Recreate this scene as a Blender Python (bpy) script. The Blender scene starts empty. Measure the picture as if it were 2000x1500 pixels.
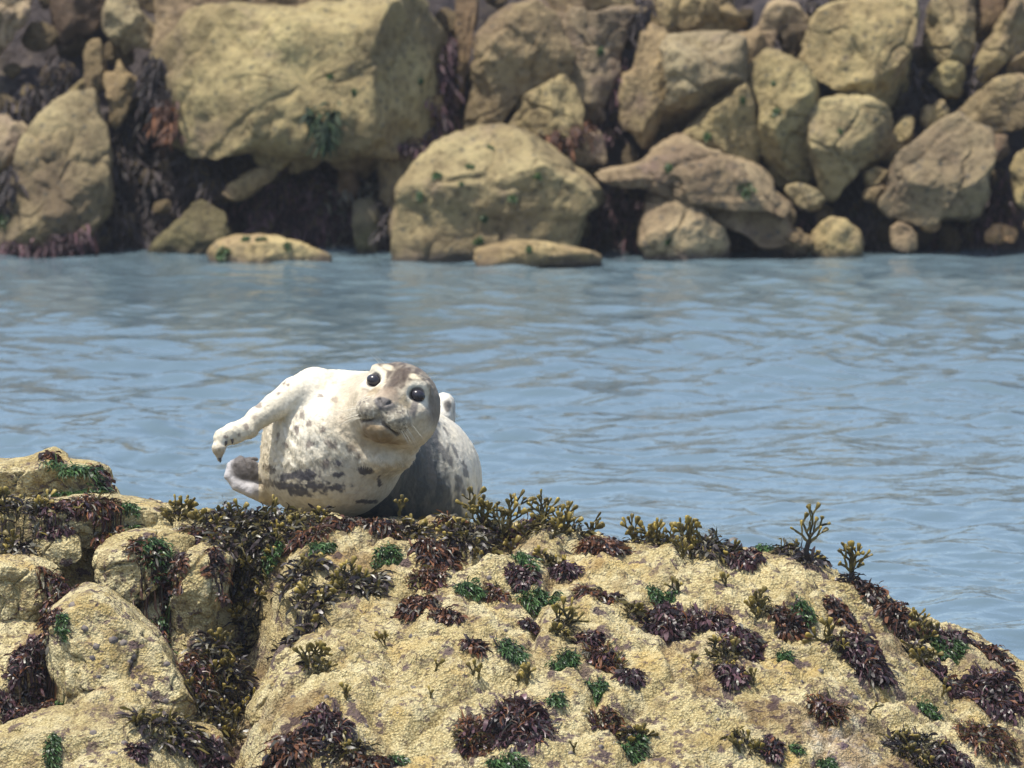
import bpy, math, random
import numpy as np
from mathutils import Vector, Matrix
from mathutils.bvhtree import BVHTree

scene = bpy.context.scene
COL = scene.collection
RNG = np.random.default_rng(7)
random.seed(7)

# ------------------------------------------------------------------ camera
CAM_H = 2.5
FOC = 13600.0                      # pixels per unit slope in the 2000 px wide photograph
PITCH = 0.0833 + 245.0 / FOC       # far waterline (row 505) lies 30 m away
cam_data = bpy.data.cameras.new('camera')
cam_data.sensor_width = 36.0
cam_data.lens = 36.0 * FOC / 2000.0
cam_data.clip_start = 0.5
cam_data.clip_end = 3000.0
cam = bpy.data.objects.new('camera', cam_data)
COL.objects.link(cam)
cam.location = (0, 0, CAM_H)
cam.rotation_euler = (math.pi / 2 - PITCH, 0, 0)
scene.camera = cam
cam_data.dof.use_dof = True
cam_data.dof.focus_distance = 16.1
cam_data.dof.aperture_fstop = 10.5

# ------------------------------------------------------------------ light
TO_SUN = Vector((-0.32, -0.15, 1.0)).normalized()
world = bpy.data.worlds.new('World')
scene.world = world
world.use_nodes = True
wn = world.node_tree.nodes
sky = wn.new('ShaderNodeTexSky')
sky.sky_type = 'NISHITA'
sky.sun_disc = False
sky.sun_elevation = math.asin(TO_SUN.z)
sky.sun_rotation = math.atan2(TO_SUN.x, TO_SUN.y)
sky.air_density = 1.0
sky.dust_density = 2.2
sky.ozone_density = 1.0
wn['Background'].inputs['Strength'].default_value = 0.15
world.node_tree.links.new(sky.outputs[0], wn['Background'].inputs['Color'])
sun_data = bpy.data.lights.new('sun', 'SUN')
sun_data.energy = 3.9
sun_data.angle = math.radians(0.53)
sun_data.color = (1.0, 0.95, 0.86)
sun = bpy.data.objects.new('sun', sun_data)
COL.objects.link(sun)
sun.location = (-6, -4, 14)
sun.rotation_euler = TO_SUN.to_track_quat('Z', 'Y').to_euler()
scene.view_settings.view_transform = 'Standard'
scene.view_settings.look = 'None'
scene.view_settings.exposure = 0.68
scene.view_settings.gamma = 1.0
scene.view_settings.use_curve_mapping = False
scene.cycles.use_denoising = True
scene.cycles.max_bounces = 6

# ------------------------------------------------------------------ pixel helpers (photograph is 2000 x 1500)
_c, _s = math.cos(PITCH), math.sin(PITCH)


def ray(px, py):
    dx = (px - 1000.0) / FOC
    dz = -(py - 750.0) / FOC
    return np.array([dx, _c + dz * _s, -_s + dz * _c])


def at(px, py, Y):
    r = ray(px, py)
    t = Y / r[1]
    return np.array([r[0] * t, Y, CAM_H + r[2] * t])


def to_px(P):
    x, y, z = P[:, 0], P[:, 1], P[:, 2] - CAM_H
    f = y * _c - z * _s
    u = y * _s + z * _c
    return 1000 + FOC * x / f, 750 - FOC * u / f


# ------------------------------------------------------------------ numpy noise
_perm = np.random.default_rng(3).permutation(256)
_perm = np.concatenate([_perm, _perm, _perm])
_g3 = np.random.default_rng(5).normal(size=(256, 3))
_g3 /= np.linalg.norm(_g3, axis=1)[:, None]


def perlin(P):
    P = np.asarray(P, dtype=np.float64)
    i = np.floor(P).astype(np.int64)
    f = P - i
    i &= 255
    u = f * f * f * (f * (f * 6 - 15) + 10)
    out = 0.0
    for dx in (0, 1):
        wx = u[:, 0] if dx else 1 - u[:, 0]
        a = _perm[i[:, 0] + dx]
        for dy in (0, 1):
            wy = u[:, 1] if dy else 1 - u[:, 1]
            b = _perm[a + i[:, 1] + dy]
            for dz in (0, 1):
                wz = u[:, 2] if dz else 1 - u[:, 2]
                g = _g3[_perm[b + i[:, 2] + dz]]
                d = (g[:, 0] * (f[:, 0] - dx) + g[:, 1] * (f[:, 1] - dy) + g[:, 2] * (f[:, 2] - dz))
                out = out + wx * wy * wz * d
    return out * 1.6


def fbm(P, octaves=4, gain=0.5):
    a, s, out = 1.0, 1.0, 0.0
    for k in range(octaves):
        out = out + a * perlin(P * s + 17.3 * k)
        a *= gain
        s *= 2.03
    return out


def worley(P, seed=0):
    """F1, F2 distances of a jittered cell grid and the id of the nearest cell"""
    P = np.asarray(P, dtype=np.float64)
    i = np.floor(P).astype(np.int64)
    d1 = np.full(len(P), 9.0)
    d2 = np.full(len(P), 9.0)
    cid = np.zeros(len(P), dtype=np.int64)
    for dx in (-1, 0, 1):
        for dy in (-1, 0, 1):
            for dz in (-1, 0, 1):
                c = i + np.array([dx, dy, dz])
                h = _perm[_perm[_perm[(c[:, 0] + seed) & 255] + (c[:, 1] & 255)] + (c[:, 2] & 255)]
                j = 0.5 + 0.45 * _g3[h]
                d = np.linalg.norm(c + j - P, axis=1)
                m = d < d1
                d2 = np.where(m, d1, np.minimum(d2, d))
                cid = np.where(m, h, cid)
                d1 = np.where(m, d, d1)
    return d1, d2, cid


def sstep(a, b, x):
    t = np.clip((x - a) / (b - a), 0, 1)
    return t * t * (3 - 2 * t)


# ------------------------------------------------------------------ mesh helpers
def mesh_from(name, V, F, smooth=True):
    """V (n,3); F (m,4) or (m,3) integer array or a list of such arrays"""
    me = bpy.data.meshes.new(name)
    V = np.asarray(V, dtype=np.float32)
    Fs = F if isinstance(F, list) else [F]
    Fs = [np.asarray(f, dtype=np.int32) for f in Fs if len(f)]
    loops = np.concatenate([f.ravel() for f in Fs])
    counts = np.concatenate([np.full(len(f), f.shape[1], dtype=np.int32) for f in Fs])
    starts = np.concatenate([[0], np.cumsum(counts)[:-1]]).astype(np.int32)
    me.vertices.add(len(V))
    me.vertices.foreach_set('co', V.ravel())
    me.loops.add(len(loops))
    me.loops.foreach_set('vertex_index', loops)
    me.polygons.add(len(counts))
    me.polygons.foreach_set('loop_start', starts)
    me.polygons.foreach_set('loop_total', counts)
    me.update(calc_edges=True)
    if smooth:
        me.polygons.foreach_set('use_smooth', np.ones(len(counts), dtype=bool))
    me.validate()
    return me


def set_colour(me, C, name='Col'):
    a = me.color_attributes.new(name, 'FLOAT_COLOR', 'POINT')
    C = np.asarray(C, dtype=np.float32)
    C4 = np.ones((len(C), 4), dtype=np.float32)
    C4[:, :3] = C
    a.data.foreach_set('color', C4.ravel())


def link(name, me, mat, loc=(0, 0, 0), parent=None, label=None, cat=None, group=None, kind=None):
    o = bpy.data.objects.new(name, me)
    COL.objects.link(o)
    o.location = loc
    if mat is not None:
        me.materials.clear()
        me.materials.append(mat)
    if parent is not None:
        o.parent = parent
    if label:
        o['label'] = label
    if cat:
        o['category'] = cat
    if group:
        o['group'] = group
    if kind:
        o['kind'] = kind
    return o


def grid_faces(nu, nv, wrap_u=False):
    """faces of a (nv rows, nu columns) grid"""
    i = np.arange(nu if wrap_u else nu - 1)
    j = np.arange(nv - 1)
    I, J = np.meshgrid(i, j)
    a = J * nu + I
    b = J * nu + (I + 1) % nu
    c = (J + 1) * nu + (I + 1) % nu
    d = (J + 1) * nu + I
    return np.stack([a, b, c, d], -1).reshape(-1, 4)


# ------------------------------------------------------------------ materials
def new_mat(name):
    m = bpy.data.materials.new(name)
    m.use_nodes = True
    nt = m.node_tree
    return m, nt, nt.nodes['Principled BSDF']


def N(nt, kind, **kw):
    n = nt.nodes.new(kind)
    for k, v in kw.items():
        if k in n.inputs:
            n.inputs[k].default_value = v
        else:
            setattr(n, k, v)
    return n


def noise(nt, vec, scale, detail=4, rough=0.55):
    n = N(nt, 'ShaderNodeTexNoise', Scale=scale, Detail=detail, Roughness=rough)
    nt.links.new(vec, n.inputs['Vector'])
    return n.outputs['Fac']


def ramp(nt, fac, stops):
    n = nt.nodes.new('ShaderNodeValToRGB')
    e = n.color_ramp.elements
    while len(e) < len(stops):
        e.new(0.5)
    for k, (p, c) in enumerate(stops):
        e[k].position = p
        e[k].color = c if len(c) == 4 else (*c, 1)
    nt.links.new(fac, n.inputs['Fac'])
    return n.outputs['Color']


def mix(nt, fac, a, b, mode='MIX'):
    n = nt.nodes.new('ShaderNodeMix')
    n.data_type = 'RGBA'
    n.blend_type = mode
    n.clamp_factor = True
    for sock, v in ((n.inputs['Factor'], fac), (n.inputs['A'], a), (n.inputs['B'], b)):
        if isinstance(v, (tuple, list)):
            sock.default_value = (*v, 1) if len(v) == 3 else v
        elif isinstance(v, (int, float)):
            sock.default_value = v
        else:
            nt.links.new(v, sock)
    return n.outputs['Result']


def math_node(nt, op, a, b=None):
    n = nt.nodes.new('ShaderNodeMath')
    n.operation = op
    for k, v in enumerate((a, b)):
        if v is None:
            continue
        if isinstance(v, (int, float)):
            n.inputs[k].default_value = v
        else:
            nt.links.new(v, n.inputs[k])
    return n.outputs[0]


def make_rock_mat(name, near=True):
    m, nt, bs = new_mat(name)
    geo = nt.nodes.new('ShaderNodeNewGeometry')
    pos = geo.outputs['Position']
    if near:
        big = noise(nt, pos, 5.0, 5)
        base = ramp(nt, big, [(0.30, (0.32, 0.255, 0.115)), (0.5, (0.465, 0.395, 0.205)), (0.70, (0.58, 0.52, 0.31))])
        # barnacle crust: small pale cells with darker joints
        vor = N(nt, 'ShaderNodeTexVoronoi', Scale=175.0, Randomness=1.0)
        nt.links.new(pos, vor.inputs['Vector'])
        cell = ramp(nt, vor.outputs['Distance'], [(0.05, (1.18, 1.17, 1.14)), (0.35, (1.02, 1.0, 0.96)), (0.66, (0.60, 0.55, 0.46))])
        base = mix(nt, 0.85, base, cell, 'MULTIPLY')
        grain = noise(nt, pos, 130.0, 4, 0.75)
        base = mix(nt, 0.55, base, ramp(nt, grain, [(0.33, (0.30, 0.26, 0.20)), (0.42, (0.95, 0.94, 0.9)), (0.66, (1.25, 1.25, 1.27))]), 'MULTIPLY')
        # thin dark cracks, broken up
        wv = nt.nodes.new('ShaderNodeVectorMath')
        wv.operation = 'ADD'
        wn_ = N(nt, 'ShaderNodeTexNoise', Scale=9.0, Detail=4)
        nt.links.new(pos, wn_.inputs['Vector'])
        sc_ = nt.nodes.new('ShaderNodeVectorMath')
        sc_.operation = 'SCALE'
        sc_.inputs['Scale'].default_value = 0.16
        nt.links.new(wn_.outputs['Color'], sc_.inputs[0])
        nt.links.new(pos, wv.inputs[0])
        nt.links.new(sc_.outputs[0], wv.inputs[1])
        vc = N(nt, 'ShaderNodeTexVoronoi', Scale=6.5, feature='DISTANCE_TO_EDGE')
        nt.links.new(wv.outputs[0], vc.inputs['Vector'])
        ck = mix(nt, 1.0, ramp(nt, vc.outputs['Distance'], [(0.008, (1, 1, 1)), (0.028, (0, 0, 0))]), ramp(nt, noise(nt, pos, 7.0, 3), [(0.48, (0, 0, 0)), (0.58, (0.85, 0.85, 0.85))]), 'MULTIPLY')
        base = mix(nt, ck, base, (0.10, 0.075, 0.05))
        # paler freshly grown crust against worn tan stone
        base = mix(nt, ramp(nt, noise(nt, pos, 12.0, 6, 0.7), [(0.49, (0, 0, 0)), (0.56, (0.5, 0.5, 0.5))]), base, (0.62, 0.55, 0.33))
        base = mix(nt, ramp(nt, noise(nt, pos, 22.0, 5, 0.7), [(0.38, (0.7, 0.7, 0.7)), (0.45, (0, 0, 0))]), base, (0.25, 0.185, 0.085))
        # ochre blush
        och = noise(nt, pos, 9.0, 5)
        base = mix(nt, ramp(nt, och, [(0.55, (0, 0, 0)), (0.72, (0.6, 0.6, 0.6))]), base, (0.46, 0.31, 0.09))
        # encrusting purple-brown weed film and grey bare stone, in small ragged patches
        p1 = noise(nt, pos, 16.0, 6, 0.68)
        base = mix(nt, ramp(nt, p1, [(0.565, (0, 0, 0)), (0.605, (0.9, 0.9, 0.9))]), base, (0.085, 0.055, 0.06))
        p2 = noise(nt, pos, 38.0, 5, 0.65)
        base = mix(nt, ramp(nt, p2, [(0.60, (0, 0, 0)), (0.64, (0.8, 0.8, 0.8))]), base, (0.10, 0.075, 0.045))
        mp4 = nt.nodes.new('ShaderNodeMapping')
        mp4.inputs['Scale'].default_value = (0.55, 1.0, 1.0)
        nt.links.new(pos, mp4.inputs['Vector'])
        p4 = noise(nt, mp4.outputs[0], 75.0, 4, 0.6)
        p5 = noise(nt, pos, 6.0, 3)
        sp4 = mix(nt, 1.0, ramp(nt, p4, [(0.57, (0, 0, 0)), (0.61, (0.9, 0.9, 0.9))]), ramp(nt, p5, [(0.40, (0, 0, 0)), (0.55, (1, 1, 1))]), 'MULTIPLY')
        base = mix(nt, sp4, base, (0.11, 0.078, 0.062))
        p3 = noise(nt, pos, 2.6, 5, 0.6)
        base = mix(nt, ramp(nt, p3, [(0.55, (0, 0, 0)), (0.68, (0.6, 0.6, 0.6))]), base, (0.23, 0.175, 0.09))
        hb = math_node(nt, 'MULTIPLY', vor.outputs['Distance'], -0.7)
        h = math_node(nt, 'ADD', hb, math_node(nt, 'MULTIPLY', grain, 1.1))
        h = math_node(nt, 'ADD', h, math_node(nt, 'MULTIPLY', noise(nt, pos, 55.0, 4), 1.6))
        bump = N(nt, 'ShaderNodeBump', Strength=1.0, Distance=0.007)
        attr = N(nt, 'ShaderNodeAttribute', attribute_name='Col')
        base = mix(nt, 1.0, base, attr.outputs['Color'], 'MULTIPLY')
    else:
        big = noise(nt, pos, 2.2, 5)
        base = ramp(nt, big, [(0.30, (0.118, 0.086, 0.050)), (0.5, (0.205, 0.160, 0.085)), (0.68, (0.295, 0.242, 0.128))])
        sp = noise(nt, pos, 26.0, 4, 0.7)
        base = mix(nt, 0.7, base, ramp(nt, sp, [(0.36, (0.38, 0.34, 0.30)), (0.48, (1, 1, 1)), (0.68, (1.28, 1.26, 1.18))]), 'MULTIPLY')
        p1 = noise(nt, pos, 9.0, 6, 0.7)
        base = mix(nt, ramp(nt, p1, [(0.62, (0, 0, 0)), (0.70, (0.75, 0.75, 0.75))]), base, (0.085, 0.065, 0.055))
        p2 = noise(nt, pos, 3.4, 5, 0.6)
        base = mix(nt, ramp(nt, p2, [(0.56, (0, 0, 0)), (0.72, (0.6, 0.6, 0.6))]), base, (0.19, 0.135, 0.105))
        vd = N(nt, 'ShaderNodeTexVoronoi', Scale=16.0)
        nt.links.new(pos, vd.inputs['Vector'])
        base = mix(nt, ramp(nt, vd.outputs['Distance'], [(0.13, (0.75, 0.75, 0.75)), (0.22, (0, 0, 0))]), base, (0.07, 0.065, 0.05))
        sep = nt.nodes.new('ShaderNodeSeparateXYZ')
        nt.links.new(pos, sep.inputs[0])
        z = math_node(nt, 'ADD', sep.outputs['Z'], math_node(nt, 'MULTIPLY', noise(nt, pos, 6.0, 4), 0.10))
        base = mix(nt, ramp(nt, z, [(0.055, (0.85, 0.85, 0.85)), (0.10, (0, 0, 0))]), base, (0.055, 0.045, 0.04))
        attr = N(nt, 'ShaderNodeAttribute', attribute_name='Col')
        base = mix(nt, 1.0, base, attr.outputs['Color'], 'MULTIPLY')
        h = math_node(nt, 'ADD', sp, math_node(nt, 'MULTIPLY', noise(nt, pos, 70.0, 3), 0.6))
        bump = N(nt, 'ShaderNodeBump', Strength=0.8, Distance=0.02)
    nt.links.new(h, bump.inputs['Height'])
    nt.links.new(bump.outputs[0], bs.inputs['Normal'])
    nt.links.new(base, bs.inputs['Base Color'])
    bs.inputs['Roughness'].default_value = 0.9
    bs.inputs['Specular IOR Level'].default_value = 0.25
    return m


ROCK_NEAR = make_rock_mat('barnacled_rock', True)
ROCK_FAR = make_rock_mat('shore_rock', False)


def make_weed_mat(name, rough=0.38, trans=0.25):
    m, nt, bs = new_mat(name)
    attr = N(nt, 'ShaderNodeAttribute', attribute_name='Col')
    geo = nt.nodes.new('ShaderNodeNewGeometry')
    n1 = noise(nt, geo.outputs['Position'], 60.0, 3)
    colr = mix(nt, 0.8, attr.outputs['Color'], ramp(nt, n1, [(0.3, (0.55, 0.55, 0.55)), (0.7, (1.4, 1.4, 1.4))]), 'MULTIPLY')
    nt.links.new(colr, bs.inputs['Base Color'])
    bs.inputs['Roughness'].default_value = rough
    bs.inputs['Specular IOR Level'].default_value = 0.35
    tr = nt.nodes.new('ShaderNodeBsdfTranslucent')
    nt.links.new(colr, tr.inputs['Color'])
    ms = nt.nodes.new('ShaderNodeMixShader')
    ms.inputs[0].default_value = trans
    nt.links.new(bs.outputs[0], ms.inputs[1])
    nt.links.new(tr.outputs[0], ms.inputs[2])
    nt.links.new(ms.outputs[0], nt.nodes['Material Output'].inputs['Surface'])
    return m


WEED = make_weed_mat('seaweed_frond', 0.36)
WEED_TIP = make_weed_mat('seaweed_tip', 0.45, 0.1)

# ------------------------------------------------------------------ water
def axis(parts):
    out = [np.linspace(a, b, n, endpoint=False) for a, b, n in parts]
    return np.concatenate(out + [[parts[-1][1]]])


def build_water():
    xs = axis([(-1500, -60, 6), (-60, -6, 20), (-6, -2.6, 40), (-2.6, 2.6, 300), (2.6, 6, 40), (6, 60, 20), (60, 1500, 6)])
    ys = axis([(-400, 2, 10), (2, 14, 24), (14, 18, 60), (18, 30.8, 760), (30.8, 34, 20), (34, 1500, 10)])
    X, Y = np.meshgrid(xs, ys)
    x, y = X.ravel(), Y.ravel()
    rng = np.random.default_rng(21)
    z = np.zeros_like(x)
    fade = (1 - sstep(5, 12, np.abs(x))) * sstep(8, 14, y) * (1 - sstep(31, 34, y))
    # slow warp so that crests curve instead of running dead straight
    wx = x + 0.25 * np.sin(0.9 * y + 0.7 * x) + 0.12 * np.sin(2.3 * y - 1.1 * x + 1)
    wy = y + 0.22 * np.sin(1.1 * x + 0.4 * y) + 0.10 * np.sin(2.7 * x + 1.3 * y + 2)
    for k in range(72):
        lam = 0.075 * (0.9 / 0.075) ** (rng.random() ** 1.15)
        th = rng.normal(1.45, 0.85)
        kx, ky = math.cos(th) * 2 * math.pi / lam, math.sin(th) * 2 * math.pi / lam
        slope = 0.036
        amp = slope * lam / (2 * math.pi)
        z += amp * np.sin(kx * wx + ky * wy + rng.random() * 6.28)
    env = 0.75 + 0.45 * perlin(np.stack([x * 0.5, y * 0.35, 0 * x], -1))
    z *= fade * env * (1 - .42 * sstep(22.0, 29.0, y))
    me = mesh_from('water', np.stack([x, y, z], -1), grid_faces(len(xs), len(ys)))
    m, nt, bs = new_mat('sea_water')
    bs.inputs['Base Color'].default_value = (0.085, 0.125, 0.145, 1)
    bs.inputs['Roughness'].default_value = 0.05
    bs.inputs['IOR'].default_value = 1.333
    geo = nt.nodes.new('ShaderNodeNewGeometry')
    mp = nt.nodes.new('ShaderNodeMapping')
    mp.inputs['Scale'].default_value = (0.8, 1.0, 1.0)
    nt.links.new(geo.outputs['Position'], mp.inputs['Vector'])
    n1 = noise(nt, mp.outputs[0], 9.0, 4, 0.5)
    bump = N(nt, 'ShaderNodeBump', Strength=0.5, Distance=0.02)
    nt.links.new(n1, bump.inputs['Height'])
    nt.links.new(bump.outputs[0], bs.inputs['Normal'])
    link('water', me, m, kind='structure')


build_water()


# ------------------------------------------------------------------ boulders
def chaikin(P, it=2, q=0.22):
    for _ in range(it):
        A = P
        B = np.roll(P, -1, axis=0)
        P = np.stack([A * (1 - q) + B * q, A * q + B * (1 - q)], 1).reshape(-1, 2)
    return P


def resample(P, n):
    Q = np.vstack([P, P[:1]])
    L = np.concatenate([[0], np.cumsum(np.linalg.norm(np.diff(Q, axis=0), axis=1))])
    t = np.linspace(0, L[-1], n, endpoint=False)
    return np.stack([np.interp(t, L, Q[:, 0]), np.interp(t, L, Q[:, 1])], -1)


def boulder_mesh(name, poly, Yc, T, shear=0.30, boxy=0.5, n=72, rings=20, amp=0.02, freq=6.0, seed=0,
                 facets=5, planes=(), ramp_px=None, rough_oct=4, tint=(1, 1, 1), grow=1.0, crackw=.75):
    pts = np.array([at(px, py, Yc) for px, py in poly])
    P2 = pts[:, [0, 2]]
    P2 = P2.mean(0) + (P2 - P2.mean(0)) * grow
    C2 = resample(chaikin(P2, 2, 0.16), n)
    a, b = C2, np.roll(C2, -1, axis=0)
    cr = a[:, 0] * b[:, 1] - a[:, 1] * b[:, 0]
    A = cr.sum() / 2
    if A > 0:                                    # clockwise seen from the camera
        C2 = C2[::-1]
    cen = ((a + b) * cr[:, None]).sum(0) / (6 * A)
    ph = np.linspace(-math.pi / 2, math.pi / 2, 2 * rings + 1)[1:-1]
    V = []
    for p in ph:
        s = abs(math.cos(p)) ** boxy
        d = math.copysign(abs(math.sin(p)) ** boxy, math.sin(p))
        off = (C2 - cen) * s
        V.append(np.stack([off[:, 0], np.full(n, d * T) + shear * off[:, 1], off[:, 1]], -1))
    V.append(np.array([[0, -T, 0]]))
    V.append(np.array([[0, T, 0]]))
    V = np.concatenate(V)
    rng = np.random.default_rng(seed + 100)
    size = math.sqrt(abs(A))
    pl = [(np.array(nv, float) / np.linalg.norm(nv), f) for nv, f in planes]
    for k in range(facets):
        nv = np.array([rng.normal(0, 0.55), -1.0, rng.normal(0.15, 0.5)])
        pl.append((nv / np.linalg.norm(nv), rng.uniform(0.66, 0.86)))
    for nv, f in pl:
        d = V @ nv
        lim = d.max() * f
        ex = np.maximum(d - lim, 0)
        V -= 0.93 * ex[:, None] * nv
    base = np.array([cen[0], Yc, cen[1]])
    W = V + base
    dirn = V / (np.linalg.norm(V, axis=1)[:, None] + 1e-6)
    nz = fbm(W * freq + seed * 3.1, rough_oct, 0.55)
    nz = nz + 0.9 * (0.35 - np.abs(fbm(W * freq * .7 + seed * 5.3 + 50, 3)))
    F1, F2, cid = worley(W * freq * 0.7 + seed * 1.7 + .25 * perlin(W * freq * 1.5)[:, None])
    crack = 1 - sstep(0.0, 0.07, F2 - F1)
    cid_off = ((cid * 29) % 41) / 41.0 - .5
    V += dirn * (amp * nz - amp * crackw * crack + amp * .8 * cid_off)[:, None]
    nr = 2 * rings - 1
    F = grid_faces(n, nr, True)
    top, bot = nr * n, nr * n + 1
    i = np.arange(n)
    f1 = np.stack([np.full(n, top), (i + 1) % n, i], -1)
    f2 = np.stack([np.full(n, bot), (nr - 1) * n + i, (nr - 1) * n + (i + 1) % n], -1)
    F = F[:, ::-1]
    me = mesh_from(name, V, [F, f1[:, ::-1], f2[:, ::-1]])
    # make sure normals look outwards
    v0 = me.polygons[nr * n // 2]
    if Vector(v0.normal).dot(Vector(v0.center)) < 0:
        me.flip_normals()
    set_colour(me, np.tile(tint, (len(V), 1)))
    return me, base


def shore_Y(py):
    z = CAM_H - 30.0 * (0.0833 + (py - 505) / FOC)
    return 30.12 + 0.72 * max(z, 0.0)


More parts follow.
